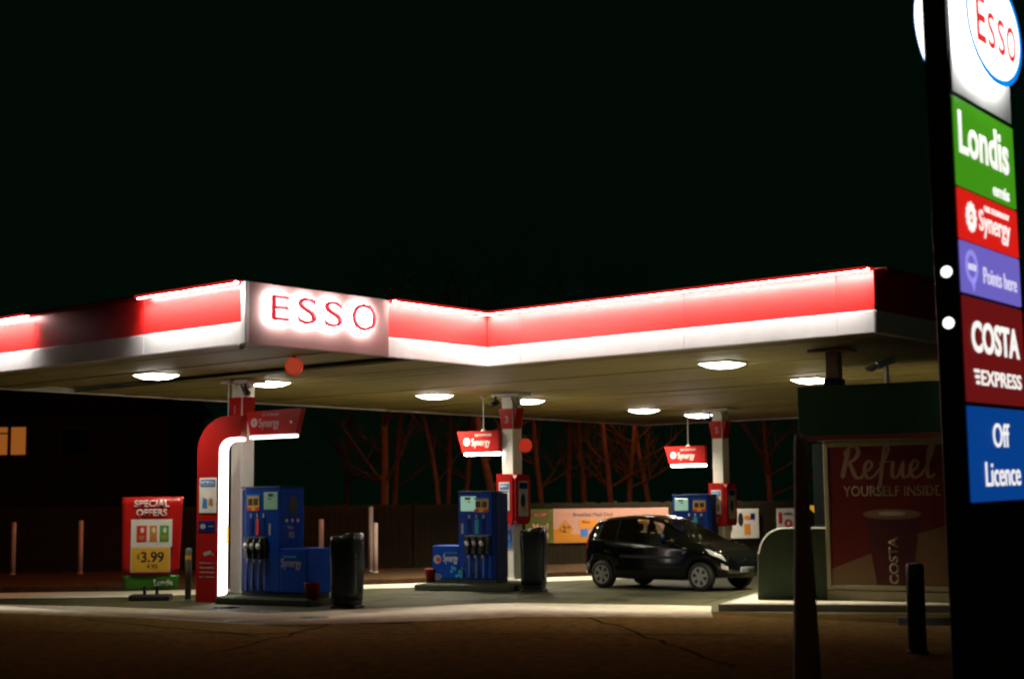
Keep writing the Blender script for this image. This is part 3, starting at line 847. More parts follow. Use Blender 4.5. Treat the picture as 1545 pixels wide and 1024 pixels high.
# ------------------------------------------------------------------ special offers sign, posts
sg = thing('pavement_banner_sign', 'red pavement sign offering three items at 3.99', 'sign', (-6.5, 27.2, 0), R(4))
def banner(name, z0, z1, m, x00, x01, x10, x11):
    bm = bmesh.new()
    n, k = 14, 10
    g = []
    rr = random.Random(11)
    for j in range(k + 1):
        t = j / k
        row = []
        for i in range(n + 1):
            s_ = i / n
            x = (x00 + (x10 - x00) * t) * (1 - s_) + (x01 + (x11 - x01) * t) * s_
            z = z0 + (z1 - z0) * t
            row.append(bm.verts.new((x, .012 * math.sin(z * 5 + s_ * 3) + .007 * math.sin(s_ * 11 + z * 7) , z)))
        g.append(row)
    for j in range(k):
        for i in range(n): bm.faces.new((g[j][i], g[j][i + 1], g[j + 1][i + 1], g[j + 1][i]))
    r = bmesh.ops.extrude_face_region(bm, geom=list(bm.faces))
    for e in r['geom']:
        if isinstance(e, bmesh.types.BMVert): e.co.y += .012
    bmesh.ops.recalc_face_normals(bm, faces=bm.faces)
    bb = B()
    bb.bm.free()
    bb.bm = bm
    return bb.build(name, m, sg, True)
rb = banner('red_banner', .45, 1.84, 'bannerred', -.51, .49, -.53, .55)
gb = banner('green_banner', .19, .447, 'bannergreen', -.48, .465, -.51, .49)
text('lettering', 'SPECIAL', -.0, -.034, 1.66, .125, 'textwhite', rb, wd=.62, bold=.02, center=True)
text('lettering', 'OFFERS', -.0, -.034, 1.5, .125, 'textwhite', rb, wd=.55, bold=.02, center=True)
pp = B().box(-.36, .37, -.046, -.034, .95, 1.44, .003, 1).build('offer_sheet', 'paper', rb)
for x0, x1, m1 in ((-.26, -.08, 'printred'), (-.03, .1, 'amber'), (.15, .31, 'printgreen')):
    B().box(x0, x1, -.05, -.0465, 1.04, 1.33).build('product_picture', m1, pp)
    B().prism(ellipse((x0 + x1) / 2, 1.12, .05, .04, 12), -.052, -.0505).build('product_picture', 'skin', pp)
    B().prism(ellipse((x0 + x1) / 2 + .01, 1.25, .03, .05, 12), -.052, -.0505).build('product_picture', 'paper', pp)
yp = B().box(-.36, .34, -.047, -.034, .5, .945, .003, 1).build('price_sheet', 'paper', rb)
B().box(-.345, .33, -.05, -.0475, .515, .935).build('price_card', 'yellow', yp)
text('price', '3.99', -.17, -.0505, .68, .19, 'printdark', yp, wd=.4, bold=.02)
text('price', '£', -.245, -.0505, .74, .1, 'printdark', yp, bold=.005)
text('price', '4.95', -.07, -.0505, .57, .075, 'printdark', yp, wd=.19, bold=.01)
text('lettering', 'Londis', .06, -.034, .265, .105, 'textwhite', gb, wd=.33, bold=.004)
B().box(-.36, .36, -.22, .22, 0, .11, .03, 2).build('base', 'black', sg)
for x in (-.11, .11): B().box(x - .025, x + .025, -.02, .03, .108, .26).build('spring_leg', 'black', sg)
def bollard(x, y, r, h, m, label, band=None, grp='short posts around the forecourt', z0=0):
    o = thing('bollard', label, 'bollard', (x, y, z0), 0, grp)
    B().lathe([(r, 0), (r, h - r * .4), (r * .86, h - r * .1), (r * .4, h)], 18).build('post', m, o, True)
    B().lathe([(r * 1.25, 0), (r * 1.25, .025), (r * 1.01, .03)], 18).build('foot', m, o)
    if band: B().lathe([(r * 1.03, h - .2), (r * 1.03, h - .13)], 18).build('band', band, o)
bollard(-5.78, 26.95, .055, .93, 'postgrey', 'slim grey bollard between the red pavement sign and red arch', 'yellow')
for x, y, h, r, lab in [(-11.78, 35.7, 1.33, .055, 'pale slim pole far left in front of the dark fence'), (-10.2, 35.7, 1.36, .055, 'pale slim pole second from the left before the fence'),
                     (-4.6, 36.2, 1.33, .06, 'pale slim pole seen above the low end of the left pump'),
                     (-3.35, 35.5, 1.62, .055, 'taller dim pole beside a shorter bright pole before the fence'), (-3.19, 34.9, 1.25, .06, 'short bright pole beside a taller pole before the fence')]:
    bollard(x, y, r, h - .11, 'pole', lab, None, 'pale poles in front of the fence', .11)

# ------------------------------------------------------------------ fence
fr_ = random.Random(2)
def fence(x, y, a, n_b, label, fm):
    fl = thing('timber_fence', label, 'fence', (x, y, .0), a, 'timber fences behind the forecourt')
    for k in range(n_b):
        if fm is None:
            c_ = fm = B().box(0, .148, -.012, .012, .12, 1.66, .003, 1).build('board', 'fence', fl)
        else:
            c_ = fm.copy()
            C.objects.link(c_)
            c_.parent = fl
        c_.location = (k * .153, fr_.uniform(-.006, .006), fr_.uniform(-.015, .015))
    B().box(0, n_b * .153, -.02, .02, 0, .118).build('gravel_board', 'fence', fl)
    for k in range(0, int(n_b * .153 / 2.7) + 1): B().box(k * 2.7 + .02, k * 2.7 + .12, .02, .12, 0, 1.7, .006, 1).build('fence_post', 'fence', fl)
    for z in (.4, 1.3): B().box(0, n_b * .153, .014, .055, z, z + .08).build('rail', 'fence', fl)
    return fm
fm = fence(-15.5, 36.9, R(2.4), 85, 'dark close boarded timber fence behind the left and middle pumps', None)
fence(-2.48, 37.46, R(20), 100, 'dark close boarded timber fence carrying the advertising banners', fm)

# banners on the fence
def vinyl(x, y, z, a, wd, h, m, label):
    o = thing('fence_banner', label, 'banner', (x, y, z), a, 'advertising banners on the fence')
    b_ = B().box(0, wd, -.01, .0, 0, h, .003, 1).build('sheet', m, o)
    for ex in (.04, wd - .04):
        for ez in (.04, h - .04): B().cyl((ex, -.014, ez), (ex, -.0101, ez), .014, .014, 10).build('eyelet', 'textgrey', o)
    return o, b_
FA = R(20)
def onf(d_): return (-2.5 + d_ * math.cos(FA) + .05 * math.sin(FA), 37.45 + d_ * math.sin(FA) - .05 * math.cos(FA))
o, b_ = vinyl(*onf(2.95), .645, FA, .76, .865, 'olive', 'olive green meal deal banner on the fence')
B().box(.22, .62, -.014, -.0105, .66, .78).build('dark_tab', 'kioskred', b_)
text('lettering', 'ALL DAY', .25, -.0145, .68, .075, 'pink', b_, wd=.33)
text('lettering', 'Meal', .2, -.0105, .33, .17, 'pink', b_, wd=.42, bold=.015)
text('lettering', 'Deal', .2, -.0105, .08, .17, 'pink', b_, wd=.42, bold=.015)
o, b_ = vinyl(*onf(3.715), .645, FA, 3.25, .87, 'pink', 'long pink and orange breakfast banner behind the black car')
B().prism([(0.01, .02), (3.2, .02), (3.2, .1), (.9, .22), (.55, .22), (.0, .36)], -.014, -.0105).build('amber_wave', 'amber', b_)
text('lettering', 'All Day', .1, -.0105, .67, .095, 'orange', b_, wd=.38, bold=.0)
text('lettering', 'Breakfast Meal Deal', .55, -.0105, .67, .095, 'printdark', b_, wd=1.1, bold=.0)
B().prism([(.32, .1), (.56, .35), (.32, .6), (.08, .35)], -.018, -.0145).build('price_diamond', 'amber', b_)
text('price', '2', .24, -.0185, .27, .17, 'printdark', b_, wd=.11, bold=.02)
text('price', '£', .17, -.0185, .3, .08, 'printdark', b_)
text('price', '49', .37, -.0185, .36, .08, 'printdark', b_, wd=.11)
B().box(.72, 1.2, -.016, -.0145, .36, .6).build('orange_card', 'orange', b_)
text('lettering', 'Menu', .8, -.017, .5, .06, 'printdark', b_, wd=.22)
B().box(.75, .95, -.016, -.0145, .15, .34).build('picture', 'printblue', b_)
for x, m1 in ((1.95, 'printblue'), (2.2, 'printdark'), (2.45, 'amber'), (1.4, 'orange')):
    B().box(x, x + .16, -.016, -.0105, .45, .63).build('picture', m1, b_)
o, b_ = vinyl(*onf(8.6), .68, FA, 1.05, .78, 'paper', 'pale poster banner on the fence right of the car')
B().prism(ellipse(.5, .5, .08, .18, 12), -.014, -.0105).build('bottle_picture', 'printdark', b_)
B().prism(ellipse(.7, .55, .1, .06, 12), -.014, -.0105).build('picture', 'orange', b_)
B().box(.6, .78, -.014, -.0105, .1, .38).build('picture', 'orange', b_)
B().box(.8, .93, -.014, -.0105, .5, .66).build('picture', 'bluedark', b_)
B().prism(ellipse(.15, .3, .1, .15, 12), -.014, -.0105).build('picture', 'printdark', b_)
o, b_ = vinyl(*onf(10.2), .86, FA, .95, .6, 'paper', 'white notice board with red print above the grey cabinet')
B().box(.06, .16, -.014, -.0105, .2, .5).build('red_print', 'printred', b_)
ring_prism(B(), .35, .2, .12, .12, .06, .06, -.014, -.0105, 20).build('red_print', 'printred', b_)
text('lettering', 'OPEN', .22, -.0105, .42, .07, 'printdark', b_, wd=.26)

# ------------------------------------------------------------------ car
car = thing('parked_car', 'small black hatchback stopped at the pump behind the kiosk cabinet', 'car', (1.82, 30.75, 0), R(-40))
car.scale = (.96, .96, .96)
def lerp_tab(tab, x):
    for (x0, y0), (x1, y1) in zip(tab, tab[1:]):
        if x <= x1:
            t = max(0, min(1, (x - x0) / (x1 - x0)))
            t = t * t * (3 - 2 * t) * .35 + t * .65
            return y0 + (y1 - y0) * t
    return tab[-1][1]
XR, XF = .52, 2.89
top_t = [(0, .62), (.03, .86), (.1, 1.1), (.22, 1.33), (.34, 1.405), (.6, 1.45), (1.1, 1.48), (1.55, 1.465), (1.85, 1.40), (2.25, 1.2), (2.62, .99), (2.75, .94), (3.05, .875), (3.25, .79), (3.4, .68), (3.47, .58), (3.5, .5)]
belt_t = [(0, .58), (.03, .8), (.1, .98), (.3, 1.0), (1.2, .93), (2.2, .885), (2.62, .87), (2.8, .85), (3.05, .8), (3.25, .72), (3.4, .62), (3.47, .54), (3.5, .47)]
wid_t = [(0, .62), (.08, .7), (.3, .77), (.6, .8), (1.5, .8), (2.6, .8), (2.95, .785), (3.2, .72), (3.38, .58), (3.5, .36)]
def section(x):
    zt, zb, wd = lerp_tab(top_t, x), lerp_tab(belt_t, x), lerp_tab(wid_t, x)
    zb = min(zb, zt - .02)
    zs = .2 + (.06 if x < .25 or x > 3.2 else 0)
    for xc in (XR, XF):
        d = abs(x - xc)
        if d < .325: zs = max(zs, .275 + math.sqrt(.325 ** 2 - d * d))
    t = min(1, (zt - zb) / .48)
    wr = wd * .95 * (1 - t) + .56 * t * (wd / .8)
    zm = max(zs + .02, min(.62, zb - .12))
    zc = max(zs + .01, min(zs + .1, zm - .01))
    gz0, gz1 = zb + .012, zb + (zt - zb) * .84
    return [(0, zs), (wd * .75, zs), (wd * .955, zs + .004), (wd * .99, zc), (wd, zm), (wd * .985, max(zm + .01, zb - .05)), (wd * .955, zb), (wd * .935, gz0),
            (wd * .935 + (wr - wd * .935) * .45, gz0 + (gz1 - gz0) * .5), (wr, gz1), (wr * .87, zb + (zt - zb) * .95), (wr * .55, zt - .008), (0, zt)]
NX = 141
xs_ = [3.5 * i / (NX - 1) for i in range(NX)]
SEC = [section(x) for x in xs_]
NP = len(SEC[0])
def opening(x, r):
    if r in (7, 8):
        t = (r + .5 - 7) / 2
        return .46 + .06 * t < x < .83 or .91 < x < 1.57 or 1.67 < x < 2.48 - .72 * t
    if r in (10, 11): return 1.88 < x < 2.62 or .09 < x < .26
    return False
def body():
    bm = bmesh.new()
    rows = []
    for x, s_ in zip(xs_, SEC):
        ring = [bm.verts.new((x, -y, z)) for y, z in s_] + [bm.verts.new((x, y, z)) for y, z in s_[-2:0:-1]]
        rows.append(ring)
    n = len(rows[0])
    for a, b in zip(rows, rows[1:]):
        xm = (a[0].co.x + b[0].co.x) / 2
        for k in range(n):
            r = min(k, n - 1 - k)          # row index on either side
            if opening(xm, r): continue
            bm.faces.new((a[k], a[(k + 1) % n], b[(k + 1) % n], b[k]))
    bm.faces.new(rows[0])
    bm.faces.new(rows[-1])
    bb = B()
    bb.bm.free()
    bb.bm = bm
    return bb.build('body', 'carpaint', car, True)
body()
def patch(name, x0, x1, r0, r1, m, off, side, parent=car, shape=None):
    """a panel lying on the loft: stations x0..x1, rows r0..r1 (fractional rows allowed), pushed out by off"""
    nx, nr = max(4, int((x1 - x0) / .05)), 8
    bm = bmesh.new()
    def P(x, r):
        s_ = section(max(.001, min(3.499, x)))
        i = min(int(r), NP - 2)
        t = r - i
        return Vector((x, -(s_[i][0] * (1 - t) + s_[i + 1][0] * t), s_[i][1] * (1 - t) + s_[i + 1][1] * t))
    def Q(x, r):
        p = P(x, r)
        n = (P(x + .01, r) - P(x - .01, r)).cross(P(x, min(NP - 1.001, r + .05)) - P(x, r - .05))
        if n.length > 1e-9:
            n.normalize()
            if n.dot(p - Vector((p.x, 0, .6))) < 0: n = -n
        return p + n * off
    g = []
    for j in range(nr + 1):
        tr = j / nr
        row = []
        for i in range(nx + 1):
            tx = i / nx
            a, b = x0, x1
            if shape: a, b = shape(tr)
            p = Q(a + (b - a) * tx, r0 + (r1 - r0) * tr)
            if side > 0: p.y = -p.y
            row.append(bm.verts.new(p))
        g.append(row)
    for j in range(nr):
        for i in range(nx): bm.faces.new((g[j][i], g[j][i + 1], g[j + 1][i + 1], g[j + 1][i]))
    bb = B()
    bb.bm.free()
    bb.bm = bm
    return bb.build(name, m, parent, True)
for sd in (-1, 1):
    patch('side_window', .42, .8, 7.1, 8.9, 'glass', .004, sd, shape=lambda t: (.42 + .06 * t, .84))
    patch('side_window', .9, 1.6, 7.1, 8.9, 'glass', .004, sd, shape=lambda t: (.9, 1.58 - .02 * t))
    patch('side_window', 1.66, 2.4, 7.1, 8.9, 'glass', .004, sd, shape=lambda t: (1.66 - .02 * t, 2.5 - .72 * t))
    d1 = patch('door', .96, 1.62, 3.4, 6.9, 'carpaint', .005, sd, shape=lambda t: (.9 + .06 * (1 - t) + (.12 * max(0, .4 - t)), 1.615))
    d2 = patch('door', 1.63, 2.5, 3.4, 6.9, 'carpaint', .005, sd)
    for d_, hx in ((d1, 1.02), (d2, 1.74)):
        hy = lerp_tab(wid_t, hx) * .995 + .02
        B().box(hx, hx + .16, sd * hy - .012, sd * hy + .012, .80, .83, .006, 1).build('handle', 'carpaint', d_)
    patch('headlight', 3.0, 3.36, 4.9, 6.6, 'headlamp', .008, sd, shape=lambda t: (3.1 - .12 * t, 3.38 - .1 * t))
    patch('tail_light', .015, .13, 4.6, 6.6, 'taillamp', .008, sd)
    patch('side_moulding', 1.0, 2.48, 4.0, 4.25, 'trim', .012, sd)
    m_ = B().tube([(2.28, sd * .78, .93), (2.3, sd * .88, .95), (2.3, sd * .97, .96)], [.03, .09, .05], 10).build('wing_mirror', 'carpaint', car, True)
    patch('fog_light', 3.3, 3.4, 3.4, 3.9, 'headlamp', .006, sd)
    patch('indicator', 2.52, 2.6, 5.0, 5.25, 'headlamp', .006, sd)
for sd in (-1, 1):
    patch('windscreen', 1.8, 2.66, 9.35, 12, 'glass', .004, sd, shape=lambda t: (1.84 + .02 * t, 2.62 + .06 * t))
    patch('rear_window', .07, .28, 9.4, 12, 'glass', .004, sd)
def seat(x, y):
    st_ = B().box(x - .22, x + .22, y - .22, y + .22, .36, .52, .05, 2).build('seat', 'fabric', car)
    B().prism([(x - .24, .5), (x - .1, .5), (x - .2, 1.1), (x - .3, 1.1)], y - .21, y + .21).build('backrest', 'fabric', st_)
    B().box(x - .33, x - .22, y - .12, y + .12, 1.13, 1.29, .04, 2).build('headrest', 'fabric', st_)
for x_, y_ in ((1.75, .35), (1.75, -.35), (.95, .35), (.95, -.35)): seat(x_, y_)
B().box(2.25, 2.62, -.66, .66, .6, .9, .06, 2).build('dashboard', 'trim', car)
B().box(.3, 2.6, -.68, .68, .3, .34).build('floor_pan', 'trim', car)
B().tube([(2.12 - .05 * math.sin(2 * math.pi * k / 16), -.35 + .17 * math.cos(2 * math.pi * k / 16), .9 + .16 * math.sin(2 * math.pi * k / 16)) for k in range(17)], .014, 6).build('steering_wheel', 'trim', car)
pm = B().box(3.47, 3.5, -.26, .26, .36, .47, .004, 1).build('number_plate', 'plate', car)
text('plate_text', 'KV 9 BGO', -.2, -3.505, .385, .06, 'printdark', pm, wd=.4, plane=Matrix.Rotation(math.pi / 2, 4, 'Z'))
B().box(3.44, 3.475, -.34, .34, .5, .57, .01, 1).build('grille', 'trim', car)
B().prism(ellipse(0, .6, .06, .03, 16), 3.47, 3.49, 'x').build('badge', 'chrome', car)
B().tube([(2.7, -.45, .96), (2.45, -.1, 1.09)], .008, 6).build('wiper', 'trim', car)
def wheel(x, sd):
    y = sd * .7
    o_ = sd
    wh = B()
    prof = [(.19, -.085), (.255, -.085), (.278, -.06), (.283, 0), (.278, .06), (.255, .09), (.19, .085)]
    bmw = bmesh.new()
    n = 32
    rings = []
    for r, yy in prof:
        rings.append([bmw.verts.new((x + r * math.cos(2 * math.pi * k / n), y + o_ * yy, .283 + r * math.sin(2 * math.pi * k / n))) for k in range(n)])
    for a, b in zip(rings, rings[1:]):
        for k in range(n): bmw.faces.new((a[k], a[(k + 1) % n], b[(k + 1) % n], b[k]))
    bb = B()
    bb.bm.free()
    bb.bm = bmw
    ty = bb.build('wheel', 'rubber', car, True)
    face = y + o_ * .078
    B().cyl((x, face - o_ * .03, .283), (x, face - o_ * .018, .283), .19, .19, 28).build('drum', 'trim', ty)
    rm = B()
    lo, hi = sorted((face - o_ * .012, face + o_ * .006))
    ring_prism(rm, x, .283, .193, .193, .165, .165, lo, hi, 32)
    for k in range(6):
        a = 2 * math.pi * k / 6 + .3
        ca, sa = math.cos(a), math.sin(a)
        pts = []
        for rr_, ww in ((.04, .034), (.1, .026), (.17, .045)): pts.append((rr_, ww))
        poly = [(x + r * ca - w_ * sa, .283 + r * sa + w_ * ca) for r, w_ in pts] + [(x + r * ca + w_ * sa, .283 + r * sa - w_ * ca) for r, w_ in pts[::-1]]
        rm.prism(poly, lo + .001, hi - .001)
    rm.prism(ellipse(x, .283, .052, .052, 18), lo - .002, hi + .003)
    rm.build('rim', 'rim', ty)
for x in (XR, XF):
    for sd in (-1, 1): wheel(x, sd)

# ------------------------------------------------------------------ kiosk
KA = R(-30)
kx, ky = 4.13, 21.7
kd = Vector((math.cos(KA), math.sin(KA)))
kn = Vector((-math.sin(KA), math.cos(KA)))
kiosk = thing('kiosk', 'dark green roofed kiosk with large poster wall', 'kiosk', (kx, ky, 0), KA)
WY = 2.3          # wall line behind the roof edge
B().prism([(0.02, 0.03), (6, .03), (6, 4.6), (-.85, 4.6)], 2.6, 3.24, 'z').build('roof', 'cream', kiosk)
B().box(0, 2.05, -.03, .028, 2.59, 3.30, .006, 1).build('fascia_panel', 'kioskgreen', kiosk)
B().box(2.056, 6, -.03, .028, 2.59, 3.30, .006, 1).build('fascia_panel', 'kioskgreen', kiosk)
B().prism([(-.01, .03), (.01, .03), (-.87, 4.6), (-.9, 4.6)], 2.59, 3.3, 'z').build('side_fascia', 'kioskgreen', kiosk)
B().box(.03, 6, -.036, .02, 2.52, 2.586, .004, 1).build('red_trim', 'kioskred', kiosk)
B().box(-.42, 6, WY, WY + .12, .12, .27).build('plinth', 'cream', kiosk)
B().box(-.42, 6, WY + .04, WY + .16, .272, 2.595).build('wall', 'cream', kiosk)
KP = []
fx0, fx1, fz0, fz1 = -.41, 1.66, .29, 2.58
for x0, x1, z0, z1 in ((fx0, fx0 + .07, fz0, fz1), (fx1 - .07, fx1, fz0, fz1), (fx0 + .071, fx1 - .071, fz0, fz0 + .07), (fx0 + .071, fx1 - .071, fz1 - .07, fz1)):
    B().box(x0, x1, WY - .03, WY + .038, z0, z1, .006, 1).build('poster_frame', 'cream', kiosk)
px0, px1, pz0, pz1 = fx0 + .072, fx1 - .072, fz0 + .072, fz1 - .072
pb = B().box(px0, px1, WY + .0, WY + .036, pz0, pz1).build('poster', 'postermaroon', kiosk)
B().prism([(px0 + .002, pz0 + .002), (px1 - .002, pz0 + .002), (px1 - .002, 1.3), (1.0, 1.15), (.35, .87), (px0 + .002, .6)], WY - .003, WY - .0005).build('cream_field', 'postercream', pb)
ccx = .65
B().prism([(ccx - .27, pz0 + .003), (ccx + .27, pz0 + .003), (ccx + .43, 1.45), (ccx - .43, 1.45)], WY - .007, WY - .004).build('cup_print', 'cupred', pb)
B().prism(ellipse(ccx, 1.45, .46, .085), WY - .011, WY - .0075).build('cup_rim_print', 'postercream', pb)
B().prism(ellipse(ccx, 1.455, .425, .065), WY - .0145, WY - .0115).build('coffee_print', 'coffee', pb)
B().prism(ellipse(ccx + .0, 1.462, .21, .035), WY - .018, WY - .015).build('foam_print', 'foam', pb)
text('lettering', 'COSTA', ccx + .08, WY - .0075, pz0 + .02, .15, 'postertext', pb, wd=.72, bold=.025, rot=math.pi / 2)
text('lettering', 'YOURSELF INSIDE', -.11, WY - .0005, 1.73, .16, 'postertext', pb, wd=1.52, bold=.01)
def brush(name, strokes, ox, oz, s_, m, parent, y0):
    """brush script: each stroke a bezier-like path swept with a slanted broad pen"""
    bb = B()
    pen = math.radians(58)
    for pts, w_ in strokes:
        P = []
        n = len(pts)
        for i in range(n - 1):               # Catmull-Rom through the points
            p0, p1, p2, p3 = pts[max(i - 1, 0)], pts[i], pts[i + 1], pts[min(i + 2, n - 1)]
            for k in range(7):
                t = k / 7
                P.append(tuple(.5 * ((2 * p1[d]) + (-p0[d] + p2[d]) * t + (2 * p0[d] - 5 * p1[d] + 4 * p2[d] - p3[d]) * t * t + (-p0[d] + 3 * p1[d] - 3 * p2[d] + p3[d]) * t ** 3) for d in (0, 1)))
        P.append(pts[-1])
        L_, R_ = [], []
        for i, p in enumerate(P):
            q0, q1 = P[max(i - 1, 0)], P[min(i + 1, len(P) - 1)]
            dx, dz = q1[0] - q0[0], q1[1] - q0[1]
            l_ = math.hypot(dx, dz) or 1
            dx, dz = dx / l_, dz / l_
            down = abs(dz)
            e = min(1, i / 3 + .35, (len(P) - 1 - i) / 3 + .35)
            hw = w_ * (.42 + .58 * (down if q1[1] < q0[1] else down * .55)) * e
            L_.append((ox + s_ * (p[0] - dz * hw), oz + s_ * (p[1] + dx * hw)))
            R_.append((ox + s_ * (p[0] + dz * hw), oz + s_ * (p[1] - dx * hw)))
        for i in range(len(P) - 1):
            vs = [bb.bm.verts.new((x, y0 - .001 * (i % 2) * 0, z)) for x, z in (L_[i], R_[i], R_[i + 1], L_[i + 1])]
            bb.bm.faces.new(vs)
        y0 -= .0006
    return bb.build(name, m, parent)
S_ = [
    ([(.62, 2.28), (.5, 1.7), (.3, .9), (.1, .1)], .17),                                             # R stem
    ([(.28, 1.75), (.6, 2.25), (1.1, 2.35), (1.35, 2.0), (1.1, 1.5), (.62, 1.25)], .15),
    ([(.66, 1.25), (.85, .75), (1.1, .2), (1.45, .12), (1.75, .45)], .15),
    ([(1.72, .5), (2.15, .75), (2.3, 1.15), (2.05, 1.3), (1.8, .95), (1.78, .4), (2.05, .08), (2.5, .3), (2.85, .75)], .13),   # e
    ([(2.8, .6), (3.3, 1.5), (3.55, 2.15), (3.42, 2.4), (3.22, 2.1), (3.1, 1.3), (2.95, .3), (2.82, -.5), (2.68, -.55)], .13),  # f
    ([(2.82, 1.1), (3.2, 1.18), (3.7, 1.3)], .09),
    ([(3.85, 1.3), (3.75, .7), (3.78, .2), (4.0, .1), (4.3, .5), (4.55, 1.3)], .13),                   # u
    ([(4.58, 1.3), (4.48, .6), (4.55, .12), (4.85, .2), (5.05, .5)], .13),
    ([(5.02, .5), (5.45, .75), (5.6, 1.15), (5.35, 1.3), (5.1, .95), (5.08, .4), (5.35, .08), (5.8, .3), (6.05, .7)], .13),      # e
    ([(6.05, .7), (6.5, 1.5), (6.72, 2.2), (6.6, 2.42), (6.42, 2.0), (6.28, 1.0), (6.25, .3), (6.42, .08), (6.8, .35)], .14),    # l
]
brush('script_lettering', S_, -.14, 1.99, .218, 'postertext', pb, WY - .004)
# dark side window left of the poster and the interior behind
B().box(-.8, -.44, WY + .6, WY + .66, .36, 2.59).build('side_window', 'darkglass', kiosk)
# kiosk kerb
kk = [(3.12, 23.3), (7.6, 22.35), (10, 24.5), (9, 29.5), (5.3, 28.2), (4.2, 26.2)]
struct(B().prism(kk, 0, .11, 'z').build('kerb_plinth', 'kerb'))
struct(B().prism([(3.3, 23.38), (7.5, 22.5), (9.6, 24.5), (8.8, 29.2), (5.4, 28.0), (4.35, 26.2)], .111, .118, 'z').build('kiosk_pavement', 'concrete'))
# grey cabinet with a quarter round shoulder
cb = thing('quarter_round_cabinet', 'grey green metal cabinet with quarter round shoulder beside the kiosk', 'cabinet', (3.86, 24.1, .118), R(-8))
cpts = [(0, 0), (0, .72)] + arc_pts(.42, .72, .4, 180, 90, 12)[1:] + [(1.3, 1.12), (1.3, 0)]
cpts = [(x + .02 if 0 < i < 14 else x, z) for i, (x, z) in enumerate(cpts)]
B().prism(cpts, -.02, .55).build('shell', 'cabinet', cb)
edge = [(x, 0, z) for x, z in cpts[1:-1]]
B().tube([(x, -.02, z) for x, _, z in edge], .012, 6).build('edge_highlight', 'cctvwhite', cb)  # light along the top edge painted as a white rim
# added yellow panel in place of a lit surface by the wall
yw = B().prism([(5.2, 1.585), (5.62, 1.585), (5.62, 1.24)], 26.9, 27.0).build('yellow_lit_patch', 'yellow')
tag(yw, 'small yellow triangle painted as a lit surface beside the poster wall', 'panel')
# big white cctv camera on the kiosk roof
cv = thing('roof_camera', 'white security camera on a bracket above the green kiosk roof', 'camera', (5.5, 22.0, 3.30), R(8))
B().cyl((0, 0, -.06), (0, 0, .33), .035, .03, 12).build('bracket', 'cctvwhite', cv)
B().box(-.16, .12, -.06, .06, -.05, .06, .015, 2).build('housing', 'cctvwhite', cv, xf=Matrix.Translation((.0, 0, .38)) @ Matrix.Rotation(R(-22), 4, 'Y'))
B().tube([(-.15, 0, .33), (-.24, 0, .28), (-.33, 0, .28)], [.03, .05, .025], 12).build('lamp_head', 'cctvwhite', cv, True)
# snack rack glowing faintly at the kiosk window edge
sr = thing('snack_rack', 'small rack of orange and red packets at the right of the poster', 'rack', (6.55, 22.0, .118), KA)
B().box(0, .3, 0, .25, 0, 1.3, .01, 1).build('stand', 'black', sr)
rr_ = random.Random(8)
for k in range(4):
    for j in range(3):
        pk = B().box(.02 + .09 * j, .1 + .09 * j, -.05, -.005, 1.0 + .09 * k - .05, 1.08 + .09 * k - .05, .01, 1).build('packet', ['orange', 'printred', 'yellow'][rr_.randrange(3)], sr)

# ------------------------------------------------------------------ foreground posts
o = thing('tapered_post', 'tall dark tapered post standing before the kiosk', 'post', (2.29, 12, 0), .3)
B().lathe([(.115, 0), (.105, .5), (.085, 1.0), (.066, 1.5), (.05, 2.1), (.047, 2.16), (.03, 2.2)], 10).build('shaft', 'rust', o, True)
B().lathe([(.14, 0), (.14, .04), (.118, .06)], 14).build('foot', 'postgrey', o)
bollard(4.43, 16.8, .1, .98, 'black', 'black bollard in front of the poster wall', None, 'dark bollards near the camera')
bollard(-5.56, 16.0, .1, .78, 'black', 'black bollard cut by the left edge of the photo', None, 'dark bollards near the camera')
wst = thing('wheel_stop', 'low dark kerb block on the ground before the kiosk', 'kerb', (5.9, 20.4, 0), R(-12))
B().prism([(-.1, 0), (.1, 0), (.06, .1), (-.06, .1)], -.75, .75, 'x').build('block', 'rubber', wst)

# ------------------------------------------------------------------ price sign pylon
PA = .948
py = thing('sign_pylon', 'tall black sign pylon with a column of lit panels', 'pylon', (3.45 + .05 * math.cos(PA), 11.4 + .05 * math.sin(PA), 0), PA)
py.rotation_euler = (0, -.017, PA)      # the mast stands very slightly out of plumb
PT = .215
B().box(-.03, 1.49, .012, PT - .012, 0, 6.35, .006, 1).build('casing', 'pylon', py)
def ppanel(z0, z1, m):
    b_ = B().box(-.0, 1.446, -.006, .01, z0, z1, .003, 1).build('lit_panel', m, py)
    return b_
def seam(z): B().box(-.03, 1.49, -.002, .011, z - .012, z + .012).build('divider', 'pylon', py)
p = ppanel(4.085, 4.78, 'e_green')
text('lettering', 'Londis', .07, -.0065, 4.345, .34, 'e_text', p, wd=1.22, bold=.022)
text('lettering', 'emis', .84, -.0065, 4.12, .1, 'e_text', p, wd=.42, bold=.02)
p = ppanel(3.67, 4.065, 'e_red')
sunburst(B(), .27, 3.865, .125, -.011, -.0065).build('sunburst_emblem', 'e_text', p)
text('lettering', 'Synergy', .46, -.0065, 3.735, .22, 'e_text', p, wd=.77, bold=.006)
text('lettering', 'FUEL TECHNOLOGY', .6, -.0065, 3.955, .045, 'e_text', p, wd=.62)
p = ppanel(3.255, 3.655, 'e_purple')
ring_prism(B(), .23, 3.47, .14, .13, .1, .09, -.011, -.0065, 28).build('round_emblem', 'e_purple2', p)
B().prism([(.2, 3.36), (.3, 3.38), (.26, 3.28)], -.011, -.0065).build('round_emblem', 'e_purple2', p)
text('lettering', 'nectar', .14, -.0065, 3.44, .06, 'e_textdim', p, wd=.2)
text('lettering', 'Points here', .5, -.0065, 3.365, .13, 'e_textdim', p, wd=.84, bold=.006)
p = ppanel(2.415, 3.225, 'e_maroon')
